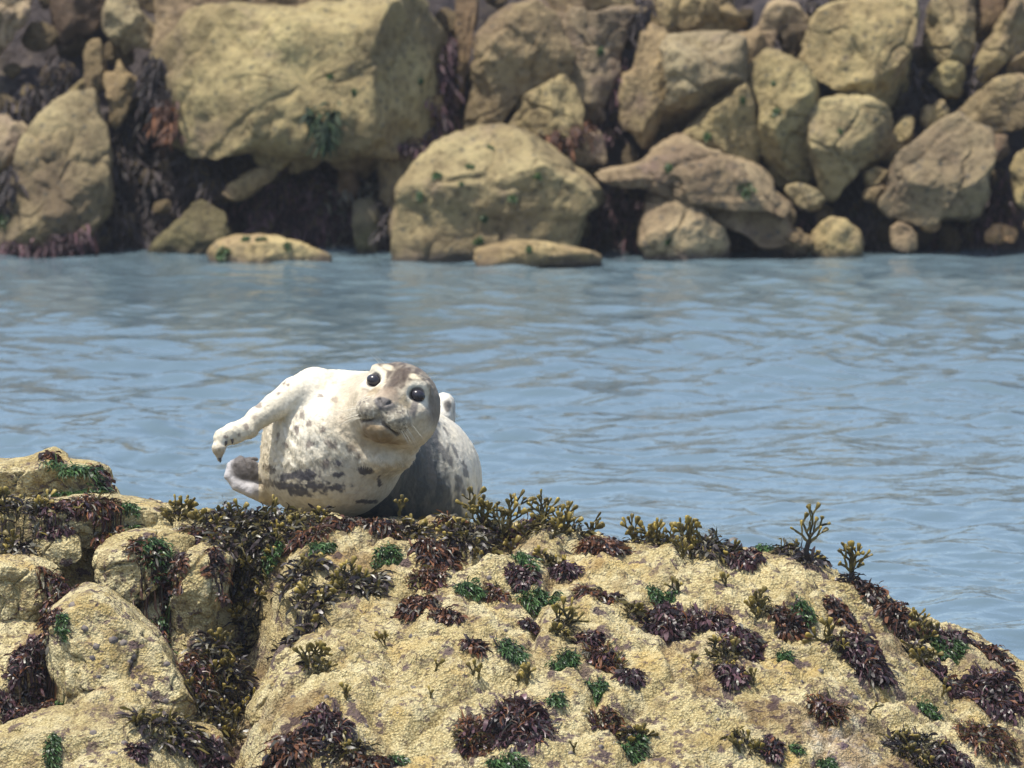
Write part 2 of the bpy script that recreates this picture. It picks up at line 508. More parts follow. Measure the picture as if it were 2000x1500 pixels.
# far shore: (outline in photograph pixels, options, label or group key)
SMALL = 'small barnacled stone wedged between bigger boulders on the far shore'
LOW = 'low pale stone lying in the weed just above the far waterline'
FAR = [
    ([(-60, -20), (62, -20), (52, 45), (22, 80), (0, 110), (-60, 110)], {}, 'tan rock above the dark hollow beside the leaning far slab'),
    ([(110, -20), (205, -10), (190, 60), (150, 70), (125, 100), (105, 60)], dict(tint=(.35, .3, .36), back=.15), 'dusky purple weed-stained rock set back in the far cliff hollow'),  # tint holds the weed colour and the hollow's shade, painted in
    ([(225, -20), (262, -10), (270, 30), (300, 60), (310, 80), (285, 90), (262, 85), (245, 115), (237, 80), (213, 55), (215, 20)], {}, 'ragged upright far rock with a pointed lower end'),
    ([(175, 82), (195, 85), (205, 140), (200, 170), (180, 185), (165, 170), (168, 110)], dict(tint=(.8, .75, .7)), 'slim brown pillar of rock above the leaning far slab'),
    ([(230, 118), (245, 145), (262, 155), (282, 160), (275, 178), (255, 200), (228, 245), (218, 230), (215, 190), (200, 170), (205, 145), (225, 145)], {}, 'kite shaped far rock tapering to a thin lower point'),
    ([(172, 195), (178, 235), (200, 275), (210, 330), (210, 375), (185, 430), (140, 462), (80, 472), (10, 478), (-10, 440), (10, 400), (30, 350), (45, 300), (75, 250), (115, 210)], dict(T=.28, fwd=.1, shear=.55), 'tall leaning triangular slab rising from the far waterline'),
    ([(160, 155), (165, 175), (140, 205), (118, 210), (130, 185)], {}, SMALL),
    ([(-30, 230), (15, 232), (30, 248), (60, 260), (55, 280), (35, 310), (10, 325), (-30, 320)], {}, 'knobbly brown rock behind the leaning far slab'),
    ([(405, 30), (500, 28), (620, 32), (700, 20), (800, 10), (822, 60), (850, 95), (848, 135), (842, 160), (845, 200), (835, 260), (790, 285), (700, 290), (600, 282), (500, 275), (440, 282), (395, 290), (358, 268), (340, 225), (322, 185), (318, 150), (345, 100)],
     dict(T=.36, fwd=.16, boxy=.5, shear=.30, facets=3), 'biggest far boulder, broad and smooth with a forked weedy crack'),
    ([(330, -30), (440, -30), (600, -30), (830, -30), (770, 0), (620, 28), (500, 25), (420, 24), (370, 50), (345, 80), (320, 90), (325, 50)], dict(T=.3, fwd=.05), 'long far rock lying on top of the biggest boulder'),
    ([(490, 265), (530, 258), (572, 262), (580, 300), (540, 332), (505, 325), (482, 290)], dict(T=.13, fwd=.12), 'rounded rock jutting out under the biggest far boulder'),
    ([(570, 262), (635, 255), (642, 300), (615, 330), (575, 335), (560, 305)], dict(T=.12, fwd=.08, tint=(.9, .87, .82)), SMALL),
    ([(440, 372), (468, 352), (505, 330), (545, 332), (520, 358), (470, 388)], dict(T=.08, fwd=.1, tint=(.9, .85, .8)), SMALL),
    ([(640, 262), (700, 280), (780, 280), (740, 292), (715, 320), (680, 330), (645, 320)], dict(fwd=.05, tint=(.75, .7, .68)), SMALL),
    ([(325, 30), (350, 20), (390, 35), (350, 80), (325, 130), (305, 135), (312, 110), (320, 60)], {}, SMALL),
    ([(745, 290), (775, 290), (840, 300), (848, 320), (810, 360), (790, 395), (770, 405), (750, 390), (745, 340)], dict(fwd=.02), 'blocky far stone leaning against the green-spotted dome boulder'),
    ([(790, 480), (785, 440), (800, 370), (850, 320), (900, 275), (950, 262), (1010, 275), (1070, 305), (1110, 335), (1145, 370), (1155, 395), (1130, 410), (1120, 450), (1110, 505), (1000, 515), (860, 515), (795, 510)],
     dict(T=.40, fwd=.2, boxy=.72, shear=.22, facets=1, planes=[((.05, -1, -.05), .60), ((-.22, -.62, 1), .70)]), 'dome shaped far boulder dotted with green tufts at the waterline'),
    ([(925, 150), (945, 70), (960, 40), (1000, 20), (1050, 10), (1080, 40), (1105, 110), (1110, 140), (1060, 165), (1020, 190), (960, 255), (930, 260), (915, 240)], dict(T=.25, fwd=.06), 'tall far boulder right of the dark vertical weed crack'),
    ([(1000, 240), (1030, 200), (1095, 152), (1120, 180), (1135, 220), (1130, 250), (1080, 270), (1060, 285), (1000, 275), (990, 255)], dict(fwd=.05), 'wedge shaped rock above the dome boulder on the far shore'),
    ([(1090, 40), (1170, 30), (1230, 20), (1270, 20), (1230, 50), (1215, 90), (1200, 140), (1180, 190), (1175, 230), (1150, 230), (1130, 180), (1110, 145), (1108, 110)], {}, 'tall narrow far rock bordering the deep dark gap'),
    ([(1040, -30), (1170, -30), (1240, -30), (1230, 15), (1165, 25), (1090, 35), (1060, 8)], {}, SMALL),
    ([(1145, 255), (1175, 260), (1180, 315), (1150, 320), (1095, 315), (1100, 285), (1130, 270)], {}, SMALL),
    ([(1250, 75), (1275, 65), (1300, 75), (1315, 130), (1310, 170), (1290, 200), (1285, 230), (1270, 275), (1250, 270), (1240, 240), (1220, 235), (1215, 150), (1240, 140)], dict(fwd=.08), 'rounded upright far rock with two drooping points'),
    ([(1305, 90), (1350, 88), (1440, 80), (1447, 140), (1435, 172), (1380, 225), (1330, 275), (1275, 285), (1285, 220), (1308, 180)], dict(T=.26, fwd=.08, facets=1, planes=[((.25, -.55, -1), .30)]), 'squarish far block with a dark overhanging underside'),
    ([(1270, -30), (1420, -30), (1430, 20), (1460, 45), (1430, 70), (1400, 78), (1300, 85), (1280, 60)], {}, 'rock perched over the far block with the overhang'),
    ([(1450, 172), (1462, 190), (1475, 250), (1478, 300), (1465, 322), (1400, 310), (1340, 285), (1338, 270), (1390, 220)], dict(fwd=.12), 'triangular far rock with two green tufts'),
    ([(1480, 140), (1500, 115), (1540, 112), (1575, 130), (1590, 180), (1590, 230), (1595, 290), (1585, 340), (1545, 357), (1510, 345), (1495, 310), (1490, 250), (1475, 190), (1465, 160)], dict(T=.22, fwd=.12, boxy=.75), 'tall egg shaped far boulder between triangular and pale rocks'),
    ([(1585, 210), (1640, 195), (1700, 198), (1730, 215), (1735, 250), (1725, 290), (1680, 320), (1650, 350), (1630, 380), (1610, 370), (1600, 320), (1590, 260)], dict(fwd=.13, tint=(1.08, 1.1, 1.05)), 'pale rounded far boulder under the big cut-faced block'),
    ([(1590, 80), (1600, 45), (1640, 15), (1700, 15), (1785, -10), (1780, 50), (1765, 100), (1765, 180), (1745, 230), (1730, 215), (1680, 185), (1640, 165), (1600, 150), (1575, 120)], dict(T=.3, fwd=.1, facets=1, planes=[((-.2, -1, .35), .55), ((.9, -.5, -.75), .55)]), 'big flat-faced far block with a grey shaded lower corner'),
    ([(1480, 50), (1510, 10), (1550, 15), (1575, 40), (1560, 60), (1520, 70), (1500, 105), (1475, 100)], {}, SMALL),
    ([(1520, 50), (1585, 50), (1590, 85), (1575, 112), (1535, 110)], dict(tint=(.3, .28, .28)), 'dark square stone beside the big flat-faced far block'),  # dark tint paints the shade this stone stands in
    ([(1430, 75), (1480, 60), (1500, 105), (1475, 125), (1462, 155), (1448, 140)], {}, SMALL),
    ([(1840, -20), (1910, -20), (1900, 60), (1885, 110), (1850, 120), (1812, 95), (1815, 45)], dict(fwd=.05), 'orange-brown far rock right of the dark weedy cleft'),
    ([(1820, 150), (1850, 120), (1880, 125), (1885, 160), (1870, 185), (1845, 180), (1812, 155)], {}, SMALL),
    ([(1985, -20), (2040, -20), (2040, 40), (1990, 90), (1960, 110), (1930, 150), (1905, 165), (1900, 150), (1920, 90), (1960, 40)], {}, 'slanting strip of far rock beside a thin dark crack'),
    ([(1908, -20), (1975, -20), (1960, 20), (1915, 85), (1902, 60)], dict(tint=(.7, .6, .55)), SMALL),
    ([(2010, 60), (2060, 30), (2060, 140), (1990, 150), (1960, 150), (1975, 110)], {}, SMALL),
    ([(1810, 210), (1840, 200), (1855, 220), (1840, 240), (1815, 255), (1798, 240)], dict(fwd=.03, tint=(1.15, 1.12, 1.05)), SMALL),
    ([(1860, 240), (1885, 255), (1925, 270), (1925, 310), (1915, 350), (1920, 380), (1890, 410), (1840, 420), (1825, 430), (1790, 425), (1745, 415), (1730, 395), (1740, 350), (1760, 310), (1800, 275)], dict(T=.26, fwd=.14), 'chunky five-sided far boulder above the weedy waterline hollow'),
    ([(1765, 235), (1780, 238), (1780, 280), (1740, 320), (1720, 305), (1730, 275)], dict(fwd=.06), SMALL),
    ([(1920, 180), (1960, 160), (2040, 150), (2040, 230), (1980, 250), (1940, 260), (1890, 250), (1880, 220)], dict(tint=(.85, .82, .8)), 'greyish far rock behind the chunky five-sided boulder'),
    ([(1925, 265), (1960, 268), (1970, 295), (1950, 315), (1930, 300)], dict(tint=(.7, .62, .65)), SMALL),
    ([(1990, 300), (2040, 290), (2040, 410), (1995, 405), (1975, 370), (1978, 330)], dict(fwd=.1), 'far boulder cut off beside the weedy waterline hollow'),
    ([(1340, 275), (1380, 300), (1450, 320), (1500, 350), (1495, 370), (1530, 395), (1520, 405), (1400, 395), (1300, 375), (1250, 355), (1195, 350), (1187, 338), (1265, 325)], dict(T=.34, fwd=.2, shear=.9), 'flat topped yellowish far slab with a thin pointed end'),
    ([(1275, 390), (1330, 390), (1370, 420), (1415, 465), (1410, 510), (1350, 515), (1265, 512), (1262, 440)], dict(T=.2, fwd=.2), 'grey-brown far stone under the flat topped slab at the water'),
    ([(1345, 388), (1400, 394), (1500, 398), (1525, 420), (1540, 465), (1500, 480), (1480, 475), (1450, 445), (1400, 430)], dict(fwd=.13), 'yellowish far stone sloping down under the flat topped slab'),
    ([(1590, 460), (1620, 432), (1655, 435), (1680, 465), (1675, 500), (1600, 500), (1580, 485)], dict(fwd=.1), LOW),
    ([(1742, 455), (1755, 435), (1780, 440), (1790, 460), (1785, 485), (1745, 482)], dict(fwd=.1), LOW),
    ([(1530, 455), (1560, 450), (1585, 470), (1580, 498), (1535, 498)], dict(fwd=.1, tint=(.7, .65, .62)), LOW),
    ([(430, 475), (460, 468), (520, 467), (560, 475), (640, 497), (640, 516), (420, 516), (415, 500)], dict(fwd=.3, T=.16, shear=1.1, tint=(1.25, 1.2, 1.1)), 'flat sunlit ledge with green edges awash at the far waterline'),  # sunlight on the flat top painted in by the raised tint
    ([(940, 490), (1000, 475), (1080, 480), (1165, 500), (1165, 518), (950, 518)], dict(fwd=.55, T=.14, shear=1.1, tint=(1.15, 1.1, 1.0)), 'low flat ledge in the water before the dome boulder'),  # raised tint paints sunlight on this ledge too
    ([(1540, 370), (1560, 362), (1590, 370), (1610, 395), (1600, 410), (1560, 400)], dict(fwd=.08), SMALL),
    ([(1500, 405), (1530, 395), (1550, 420), (1540, 450), (1510, 430)], dict(fwd=.08, tint=(.8, .75, .75)), SMALL),
    ([(1690, 340), (1715, 325), (1735, 340), (1730, 360), (1700, 365)], dict(fwd=.08), SMALL),
    ([(1695, 370), (1725, 365), (1735, 390), (1715, 400), (1690, 390)], dict(fwd=.08, tint=(.85, .8, .75)), SMALL),
    ([(385, 400), (425, 415), (440, 470), (420, 514), (300, 514), (305, 480), (350, 440)], dict(tint=(.38, .40, .36), fwd=-.05), 'dim olive rock at the foot of the dark weed curtain'),
    ([(690, 400), (720, 390), (740, 430), (735, 512), (700, 512), (690, 450)], dict(tint=(.42, .48, .48), fwd=.06), 'wet grey-green stone left of the dome boulder'),
    ([(705, 300), (720, 285), (745, 290), (740, 320), (715, 345), (700, 330)], dict(fwd=.02, tint=(.85, .8, .72)), SMALL),
    ([(660, 335), (690, 330), (700, 365), (690, 400), (668, 380)], dict(tint=(.6, .5, .48)), SMALL),
    ([(890, -20), (935, -20), (925, 60), (915, 110), (908, 160), (898, 215), (886, 190), (900, 100), (890, 40)], dict(tint=(.7, .6, .58), T=.1), SMALL),
    ([(846, 195), (862, 190), (860, 250), (848, 268), (838, 262)], dict(tint=(.7, .6, .5), T=.08), SMALL),
    ([(1930, 450), (1960, 440), (1985, 452), (1975, 470), (1935, 470)], dict(tint=(1.1, .85, .75), fwd=.05), LOW),
    ([(1795, 405), (1830, 420), (1835, 440), (1815, 452), (1795, 438)], dict(tint=(1.1, .9, .75), fwd=.1), LOW),
]
def short(lab):
    for key, s in (('leaning triangular', 'tall leaning slab'), ('forked weedy', 'biggest far boulder'), ('dome shaped', 'dome boulder'), ('flat-faced far block', 'big flat-faced block'),
                   ('five-sided far', 'chunky five-sided boulder'), ('flat topped yellowish', 'flat topped slab'), ('egg shaped far', 'egg shaped far boulder'), ('triangular far rock', 'triangular rock'),
                   ('pale rounded', 'pale rounded boulder'), ('squarish', 'block with the overhang'), ('tall far boulder right', 'boulder by the vertical weed crack'), ('wedge shaped rock above', 'wedge rock above the dome boulder'),
                   ('tall narrow far', 'narrow rock by the deep gap'), ('rounded upright', 'rock with two drooping points'), ('ragged upright', 'ragged upright rock'), ('kite', 'kite shaped rock'),
                   ('slim brown pillar', 'slim brown pillar'), ('orange-brown', 'orange-brown rock'), ('slanting strip', 'slanting strip rock'), ('greyish far', 'greyish rock'), ('blocky far', 'blocky stone by the dome boulder'),
                   ('flat sunlit ledge', 'flat sunlit ledge awash'), ('low flat ledge', 'low ledge before the dome boulder'), ('grey-brown far', 'grey-brown stone at the water'), ('yellowish far stone', 'sloping yellowish stone'),
                   ('long far rock', 'long rock topping the biggest boulder'), ('perched', 'rock perched over the overhang'), ('knobbly brown', 'knobbly brown rock'), ('dusky purple', 'dusky purple rock')):
        if key in lab:
            return s
    return None


NAMED = [(np.array(q, float).mean(0), short(l)) for q, _, l in FAR if short(l)]


def beside(px, py):
    return min(NAMED, key=lambda c: (c[0][0] - px) ** 2 + (c[0][1] - py) ** 2)[1]


far_objs = []
for k, (poly, opt, lab) in enumerate(FAR):
    opt = dict(opt)
    P = np.array(poly, float)
    w, h = np.ptp(P[:, 0]) / 453, np.ptp(P[:, 1]) / 453
    fwd, back = opt.pop('fwd', 0.0), opt.pop('back', 0.0)
    Yc = shore_Y(P[:, 1].mean()) - fwd + back
    T = opt.pop('T', min(0.3, 0.42 * min(w, h) + 0.04))
    opt.setdefault('facets', 9)
    big = w * h > 0.06
    tv = np.random.default_rng(600 + k)
    if 'tint' not in opt:
        g = tv.uniform(.9, 1.1)
        opt['tint'] = (g, g * tv.uniform(.93, 1.02), g * tv.uniform(.85, 1.1))
    me, base = boulder_mesh('boulder', poly, Yc, T, n=190 if big else 64, rings=46 if big else 16,
                            amp=0.031 if big else 0.019, freq=4.0 if big else 7.0, seed=k, grow=1.13, rough_oct=5, crackw=.42, **opt)
    grp = {SMALL: 'small stones wedged in the far shore', LOW: 'low stones at the far waterline'}.get(lab, 'boulders of the far shore')
    if lab == SMALL:
        lab_ = 'small barnacled stone wedged beside the ' + beside(*P.mean(0))
    elif lab == LOW:
        lab_ = 'low pale stone in waterline weed near the ' + beside(*P.mean(0))
    else:
        lab_ = lab
    o = link('boulder' if lab_ == lab else 'stone', me, ROCK_FAR, base, label=lab_, cat='rock' if lab in (SMALL, LOW) else 'boulder', group=grp)
    far_objs.append(o)


# the shore goes on past both ends of the view: turned copies of the larger boulders
_named = [o for o in far_objs if o.name.startswith('boulder')]
for edge, lab in ((-4.75, 'tan boulder further along the far shore past the leaning slab'), (4.75, 'tan boulder further along the far shore past the slanting strip rock')):
    for o in _named:
        if o.dimensions.x > 0.30 and abs(o.location.x) < 2.1:
            c = o.copy()
            COL.objects.link(c)
            c.location.x = edge - o.location.x
            c.scale.x = -1
            c['label'] = lab
            c['group'] = 'boulders along the shore outside the view'

# stones set back between the boulders, the gaps' shade painted into their tint
def far_fillers():
    Vs, Fs, n = [], [], 0
    for o in far_objs:
        me = o.data
        c = np.empty(len(me.vertices) * 3, dtype=np.float32)
        me.vertices.foreach_get('co', c)
        Vs += (c.reshape(-1, 3) + np.array(o.location, dtype=np.float32)).tolist()
        Fs += [[i + n for i in p.vertices] for p in me.polygons]
        n += len(me.vertices)
    bv = BVHTree.FromPolygons(Vs, Fs)
    rng = np.random.default_rng(31)
    made = []
    for k in range(900):
        px, py = rng.uniform(-30, 2030), rng.uniform(-10, 470)
        if len(made) > 75:
            break
        r = rng.uniform(14, 34)
        d = Vector(ray(px, py)).normalized()
        if bv.ray_cast(Vector((0, 0, CAM_H)), d)[0] is not None:
            continue
        if any((px - a) ** 2 + (py - b) ** 2 < (.8 * (r + c)) ** 2 for a, b, c in made):
            continue
        made.append((px, py, r))
        m = rng.integers(6, 9)
        ang = np.sort(rng.uniform(0, 6.28, m))
        ang = np.linspace(0, 6.28, m, endpoint=False) + rng.uniform(-.3, .3, m)
        ell_ = rng.uniform(.7, 1.3)
        poly = [(px + r * ell_ * rng.uniform(.8, 1.2) * math.cos(a), py + r / ell_ * rng.uniform(.8, 1.2) * math.sin(a)) for a in ang]
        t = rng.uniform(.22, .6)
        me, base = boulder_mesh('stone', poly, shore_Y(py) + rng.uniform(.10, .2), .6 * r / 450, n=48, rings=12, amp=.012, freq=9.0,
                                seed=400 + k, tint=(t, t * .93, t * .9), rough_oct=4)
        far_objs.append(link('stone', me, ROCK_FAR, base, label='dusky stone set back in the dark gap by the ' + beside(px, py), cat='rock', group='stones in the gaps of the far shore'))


far_fillers()


def build_far_terrain():
    xs = axis([(-400, -14, 6), (-14, -4, 50), (-4, 4, 260), (4, 14, 50), (14, 400, 6)])
    ys = axis([(29.6, 32.2, 150), (32.2, 36, 40), (36, 60, 12), (60, 900, 6)])
    X, Y = np.meshgrid(xs, ys)
    x, y = X.ravel(), Y.ravel()
    t = y - 30.42
    z = np.where(t < 1.05, t / 0.74, 1.05 / 0.74 + (t - 1.05) * 0.02)
    z = np.minimum(z, 1.8)
    z = np.maximum(z, -0.6)
    P = np.stack([x, y, z], -1)
    nz = fbm(P * 2.6, 5, 0.55)
    F1, F2, cid = worley(P * 2.2)
    z = z + (0.10 * nz + 0.16 * (0.5 - F1)) * sstep(-0.9, 0.2, t)
    y2 = y - 0.07 * fbm(P * 3.7 + 40, 4)
    me = mesh_from('shore_bank', np.stack([x, y2, z], -1), grid_faces(len(xs), len(ys)))
    m, nt, bs = new_mat('weedy_bank')
    geo = nt.nodes.new('ShaderNodeNewGeometry')
    pos = geo.outputs['Position']
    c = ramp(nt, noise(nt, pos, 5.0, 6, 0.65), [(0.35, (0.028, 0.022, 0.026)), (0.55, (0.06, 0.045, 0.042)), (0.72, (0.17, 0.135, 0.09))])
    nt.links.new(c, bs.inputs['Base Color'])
    bs.inputs['Roughness'].default_value = 0.8
    b = N(nt, 'ShaderNodeBump', Strength=1.0, Distance=0.04)
    nt.links.new(noise(nt, pos, 22.0, 5, 0.7), b.inputs['Height'])
    nt.links.new(b.outputs[0], bs.inputs['Normal'])
    link('shore_bank', me, m, kind='structure')
    return me


far_bank = build_far_terrain()

# ------------------------------------------------------------------ near ledge
YC = 16.0
_kx = np.array([-900, -200, 0, 228, 300, 400, 500, 700, 900, 1000, 1100, 1230, 1350, 1480, 1560, 1640, 1700, 1780, 1870, 2000, 2200, 2400, 2900], float)
_ky = np.array([1010, 1000, 992, 990, 992, 1004, 1012, 1018, 1022, 1036, 1042, 1064, 1070, 1086, 1093, 1122, 1156, 1196, 1232, 1292, 1395, 1500, 1800], float)
_cx = np.array([at(a, b, YC)[0] for a, b in zip(_kx, _ky)])
_cz = np.array([at(a, b, YC)[2] for a, b in zip(_kx, _ky)])


def seg_dist(x, y, pts):
    d = np.full_like(x, 9.0)
    for (x0, y0), (x1, y1) in zip(pts[:-1], pts[1:]):
        vx, vy = x1 - x0, y1 - y0
        t = np.clip(((x - x0) * vx + (y - y0) * vy) / (vx * vx + vy * vy), 0, 1)
        d = np.minimum(d, np.hypot(x - x0 - t * vx, y - y0 - t * vy))
    return d


def ledge_base(x, y):
    zc = np.interp(x, _cx, _cz)
    t = YC - y
    zf = zc - 0.20 * np.maximum(t, 0) - 0.19 * np.maximum(t, 0) ** 2 - 1.2 * np.maximum(t - 1.25, 0) ** 2
    b = np.maximum(-t, 0)
    zb = -0.125 * b - 0.9 * np.maximum(b - 1.2, 0) ** 1.5
    return np.maximum(zf + zb, -0.8)


def ledge_px(px, py):
    r = ray(px, py)
    Y = np.linspace(14.2, 16.6, 481)
    z = CAM_H + r[2] * Y / r[1]
    x = r[0] * Y / r[1]
    h = ledge_base(x, Y)
    k = np.argmax(z < h)
    return (x[k], Y[k])


GULLY = [ledge_px(*p) for p in ((470, 1075), (510, 1150), (455, 1230), (410, 1310), (425, 1400), (450, 1500), (470, 1590))]
GULLY2 = [ledge_px(*p) for p in ((560, 1150), (600, 1230), (520, 1260))]
GULLY3 = [ledge_px(*p) for p in ((180, 1030), (190, 1120), (120, 1200), (60, 1260), (60, 1350), (30, 1380))]
GULLY4 = [ledge_px(*p) for p in ((330, 1110), (310, 1190), (380, 1290), (410, 1340))]
STEPS = [
    ([ledge_px(*p) for p in ((1230, 1218), (1330, 1222), (1450, 1216), (1560, 1226), (1640, 1212), (1720, 1218))], 0.030, 0.05),
    ([ledge_px(*p) for p in ((770, 1170), (790, 1240), (720, 1330), (660, 1400))], 0.018, 0.035),
    ([ledge_px(*p) for p in ((850, 1310), (780, 1345), (720, 1400))], 0.014, 0.03),
    ([ledge_px(*p) for p in ((1240, 1390), (1330, 1400), (1420, 1420))], 0.014, 0.03),
    ([ledge_px(*p) for p in ((1000, 1040), (960, 1080), (880, 1090))], 0.03, 0.04),
]


def ledge_h(x, y, fine=True):
    z = ledge_base(x, y)
    z = z - 0.10 * sstep(-0.50, -0.64, x) * sstep(15.95, 15.80, y)
    for g, dep, w in ((GULLY, 0.17, 0.085), (GULLY2, 0.07, 0.05), (GULLY3, 0.12, 0.085), (GULLY4, 0.10, 0.05)):
        d = seg_dist(x, y, g)
        z = z - dep * np.exp(-(d / w) ** 2)
    for g, dep, w in STEPS:
        d = seg_dist(x, y, g)
        z = z - dep * np.exp(-(d / w) ** 2) + 0.5 * dep * np.exp(-((d - 1.9 * w) / w) ** 2)
    if fine:
        P = np.stack([x, y, z], -1)
        front = sstep(16.9, 16.2, y)
        amp = 0.35 + 0.65 * front
        F1, F2, cid = worley(P * np.array([3.2, 3.0, 3.0]) + 0.25 * perlin(P * 4)[:, None], 4)
        z = z + 0.05 * amp * (0.45 - F1) * sstep(15.98, 15.7, y) - 0.022 * (1 - sstep(0.0, 0.09, F2 - F1)) * sstep(16.0, 15.9, y)
        z = z + amp * (0.022 * fbm(P * 5.5 + 9, 3) + 0.012 * fbm(P * 17, 3) + 0.0055 * perlin(P * 60) + 0.0035 * perlin(P * 130 + 5))
    return z


def build_ledge():
    xs = axis([(-6, -1.6, 60), (-1.6, -1.22, 40), (-1.22, 1.22, 540), (1.22, 1.6, 40), (1.6, 4, 40)])
    ys = axis([(13.2, 14.9, 50), (14.9, 16.25, 320), (16.25, 18.6, 120)])
    X, Y = np.meshgrid(xs, ys)
    x, y = X.ravel(), Y.ravel()
    z = ledge_h(x, y)
    me = mesh_from('rock_ledge', np.stack([x, y, z], -1), grid_faces(len(xs), len(ys)))
    P = np.stack([x, y, z], -1)
    gx, gy = ledge_px(1640, 1450)
    n2 = fbm(P * 20, 4)
    gu = 1 - sstep(.03, .11, np.hypot((x - gx) * 1.1, (y - gy) * .8) + .05 * n2)
    C = np.ones((len(x), 3))
    C = C * (1 - gu[:, None]) + np.array([1.5, 1.65, 2.3]) * gu[:, None]
    st = sstep(.25, .6, fbm(P * 3.1 + 30, 5, .6))
    C = C * (1 - .45 * st[:, None] * np.array([.8, .95, 1.0]))
    set_colour(me, C)
    link('rock_ledge', me, ROCK_NEAR, kind='structure')
    return me


ledge_me = build_ledge()

NEAR = [
    ([(-60, 905), (20, 905), (60, 900), (84, 890), (100, 884), (120, 892), (140, 905), (170, 908), (205, 915), (222, 945), (235, 975), (232, 1000), (100, 1010), (-60, 1010)], dict(Y=16.25, T=.16, shear=.4), 'knobbly outcrop with a green weed band standing above the water'),
    ([(-60, 985), (60, 985), (150, 976), (260, 980), (328, 996), (330, 1025), (250, 1060), (150, 1060), (60, 1050), (-60, 1060)], dict(Y=15.98, T=.16, shear=1.0), 'long flat barnacled rock below the knobbly outcrop'),
    ([(185, 1075), (230, 1050), (300, 1038), (390, 1046), (345, 1105), (300, 1150), (250, 1180), (200, 1150)], dict(Y=15.80, T=.12, shear=.8), 'rounded rock beside the hanging green weed'),
    ([(335, 1160), (350, 1090), (380, 1065), (430, 1060), (455, 1085), (450, 1130), (425, 1190), (395, 1250), (340, 1260), (322, 1200)], dict(Y=15.76, T=.12, shear=.6), 'egg shaped rock at the head of the weedy gully'),
    ([(-50, 1105), (40, 1088), (110, 1118), (118, 1160), (85, 1205), (40, 1230), (-50, 1225)], dict(Y=15.68, T=.13, shear=.6), 'squat brown rock with reddish weed along its side'),
    ([(95, 1210), (115, 1185), (160, 1158), (215, 1163), (265, 1212), (310, 1250), (342, 1300), (388, 1375), (385, 1420), (240, 1425), (150, 1425), (112, 1395), (97, 1300), (88, 1240)], dict(Y=15.46, T=.16, shear=.62, boxy=.5, facets=2, planes=[((-1, -.55, -.05), .74), ((.05, -1, .55), .70)]), 'large pale wedge shaped boulder pitted with dark limpets'),
    ([(10, 1300), (50, 1240), (92, 1225), (100, 1330), (100, 1400), (40, 1410), (-20, 1380)], dict(Y=15.52, T=.1, shear=.5, tint=(.6, .52, .5)), 'dim rock left of the wedge shaped boulder'),
    ([(-50, 1440), (60, 1408), (110, 1398), (190, 1390), (265, 1400), (350, 1420), (430, 1445), (440, 1540), (420, 1660), (-50, 1660)], dict(Y=15.22, T=.17, shear=.6), 'broad rock carrying purple weed under the wedge shaped boulder'),
    ([(492, 1425), (482, 1385), (530, 1330), (578, 1262), (622, 1250), (655, 1285), (665, 1340), (680, 1390), (640, 1440), (560, 1460)], dict(Y=15.40, T=.13, shear=.75), 'rock hump between the gully and the hanging purple weed'),
    ([(555, 1165), (600, 1140), (700, 1150), (790, 1165), (790, 1230), (730, 1300), (660, 1290), (600, 1220)], dict(Y=15.64, T=.12, shear=.95), 'shelf of rock with a grey shaded front under bushy olive weed'),
    ([(70, 1045), (155, 1040), (165, 1085), (120, 1105), (75, 1090)], dict(Y=15.86, T=.07, shear=.8), 'small pale rock among brown weed by the flat rock'),
]
near_objs = []
for k, (poly, opt, lab) in enumerate(NEAR):
    opt = dict(opt)
    me, base = boulder_mesh('boulder', poly, opt.pop('Y'), opt.pop('T'), n=230, rings=56, amp=0.011, freq=10.0,
                            seed=200 + k, rough_oct=6, facets=opt.pop('facets', 4), **opt)
    near_objs.append(link('boulder', me, ROCK_NEAR, base, label=lab, cat='boulder', group='boulders of the near outcrop'))


def bvh_of(objs, extra=()):
    Vs, Fs, n = [], [], 0
    for me, loc in [(o.data, o.location) for o in objs] + [(m, Vector((0, 0, 0))) for m in extra]:
        c = np.empty(len(me.vertices) * 3, dtype=np.float32)
        me.vertices.foreach_get('co', c)
        Vs.append(c.reshape(-1, 3) + np.array(loc, dtype=np.float32))
        L = np.empty(len(me.loops), dtype=np.int32)
        me.loops.foreach_get('vertex_index', L)
        T = np.empty(len(me.polygons), dtype=np.int32)
        me.polygons.foreach_get('loop_total', T)
        ends = np.cumsum(T).tolist()
        L = (L + n).tolist()
        Fs += [L[e - t:e] for e, t in zip(ends, T.tolist())]
        n += len(me.vertices)
    return BVHTree.FromPolygons(np.concatenate(Vs).tolist(), Fs)


BVH_NEAR = bvh_of(near_objs, [ledge_me])
BVH_FAR = bvh_of(far_objs, [far_bank])


def hit(bvh, px, py):
    d = Vector(ray(px, py)).normalized()
    p, n, i, dist = bvh.ray_cast(Vector((0, 0, CAM_H)), d)
    if p is None:
        p, n = Vector(at(px, py, YC)), Vector((0, 0, 1))
    if n.dot(d) > 0:
        n = -n
    return p, n


def drop(bvh, x, y, z0=3.5):
    p, n, i, d = bvh.ray_cast(Vector((x, y, z0)), Vector((0, 0, -1)))
    return p.z if p is not None else -0.5

# ------------------------------------------------------------------ seal
YS = 16.17                                     # distance of the head's centre
PXM = FOC / YS


def S(px, py, dy=0.0):
    return at(px, py, YS + dy)


def unit(v):
    v = np.asarray(v, float)
    return v / math.sqrt(v[0] * v[0] + v[1] * v[1] + v[2] * v[2])


def near_only(f, P, c, r):
    """f(P) where P lies within r of c, a plain lower bound elsewhere"""
    d = np.linalg.norm(P - c, axis=1) - r + 0.12
    m = d < 0.12
    if m.any():
        d[m] = f(P[m])
    return d


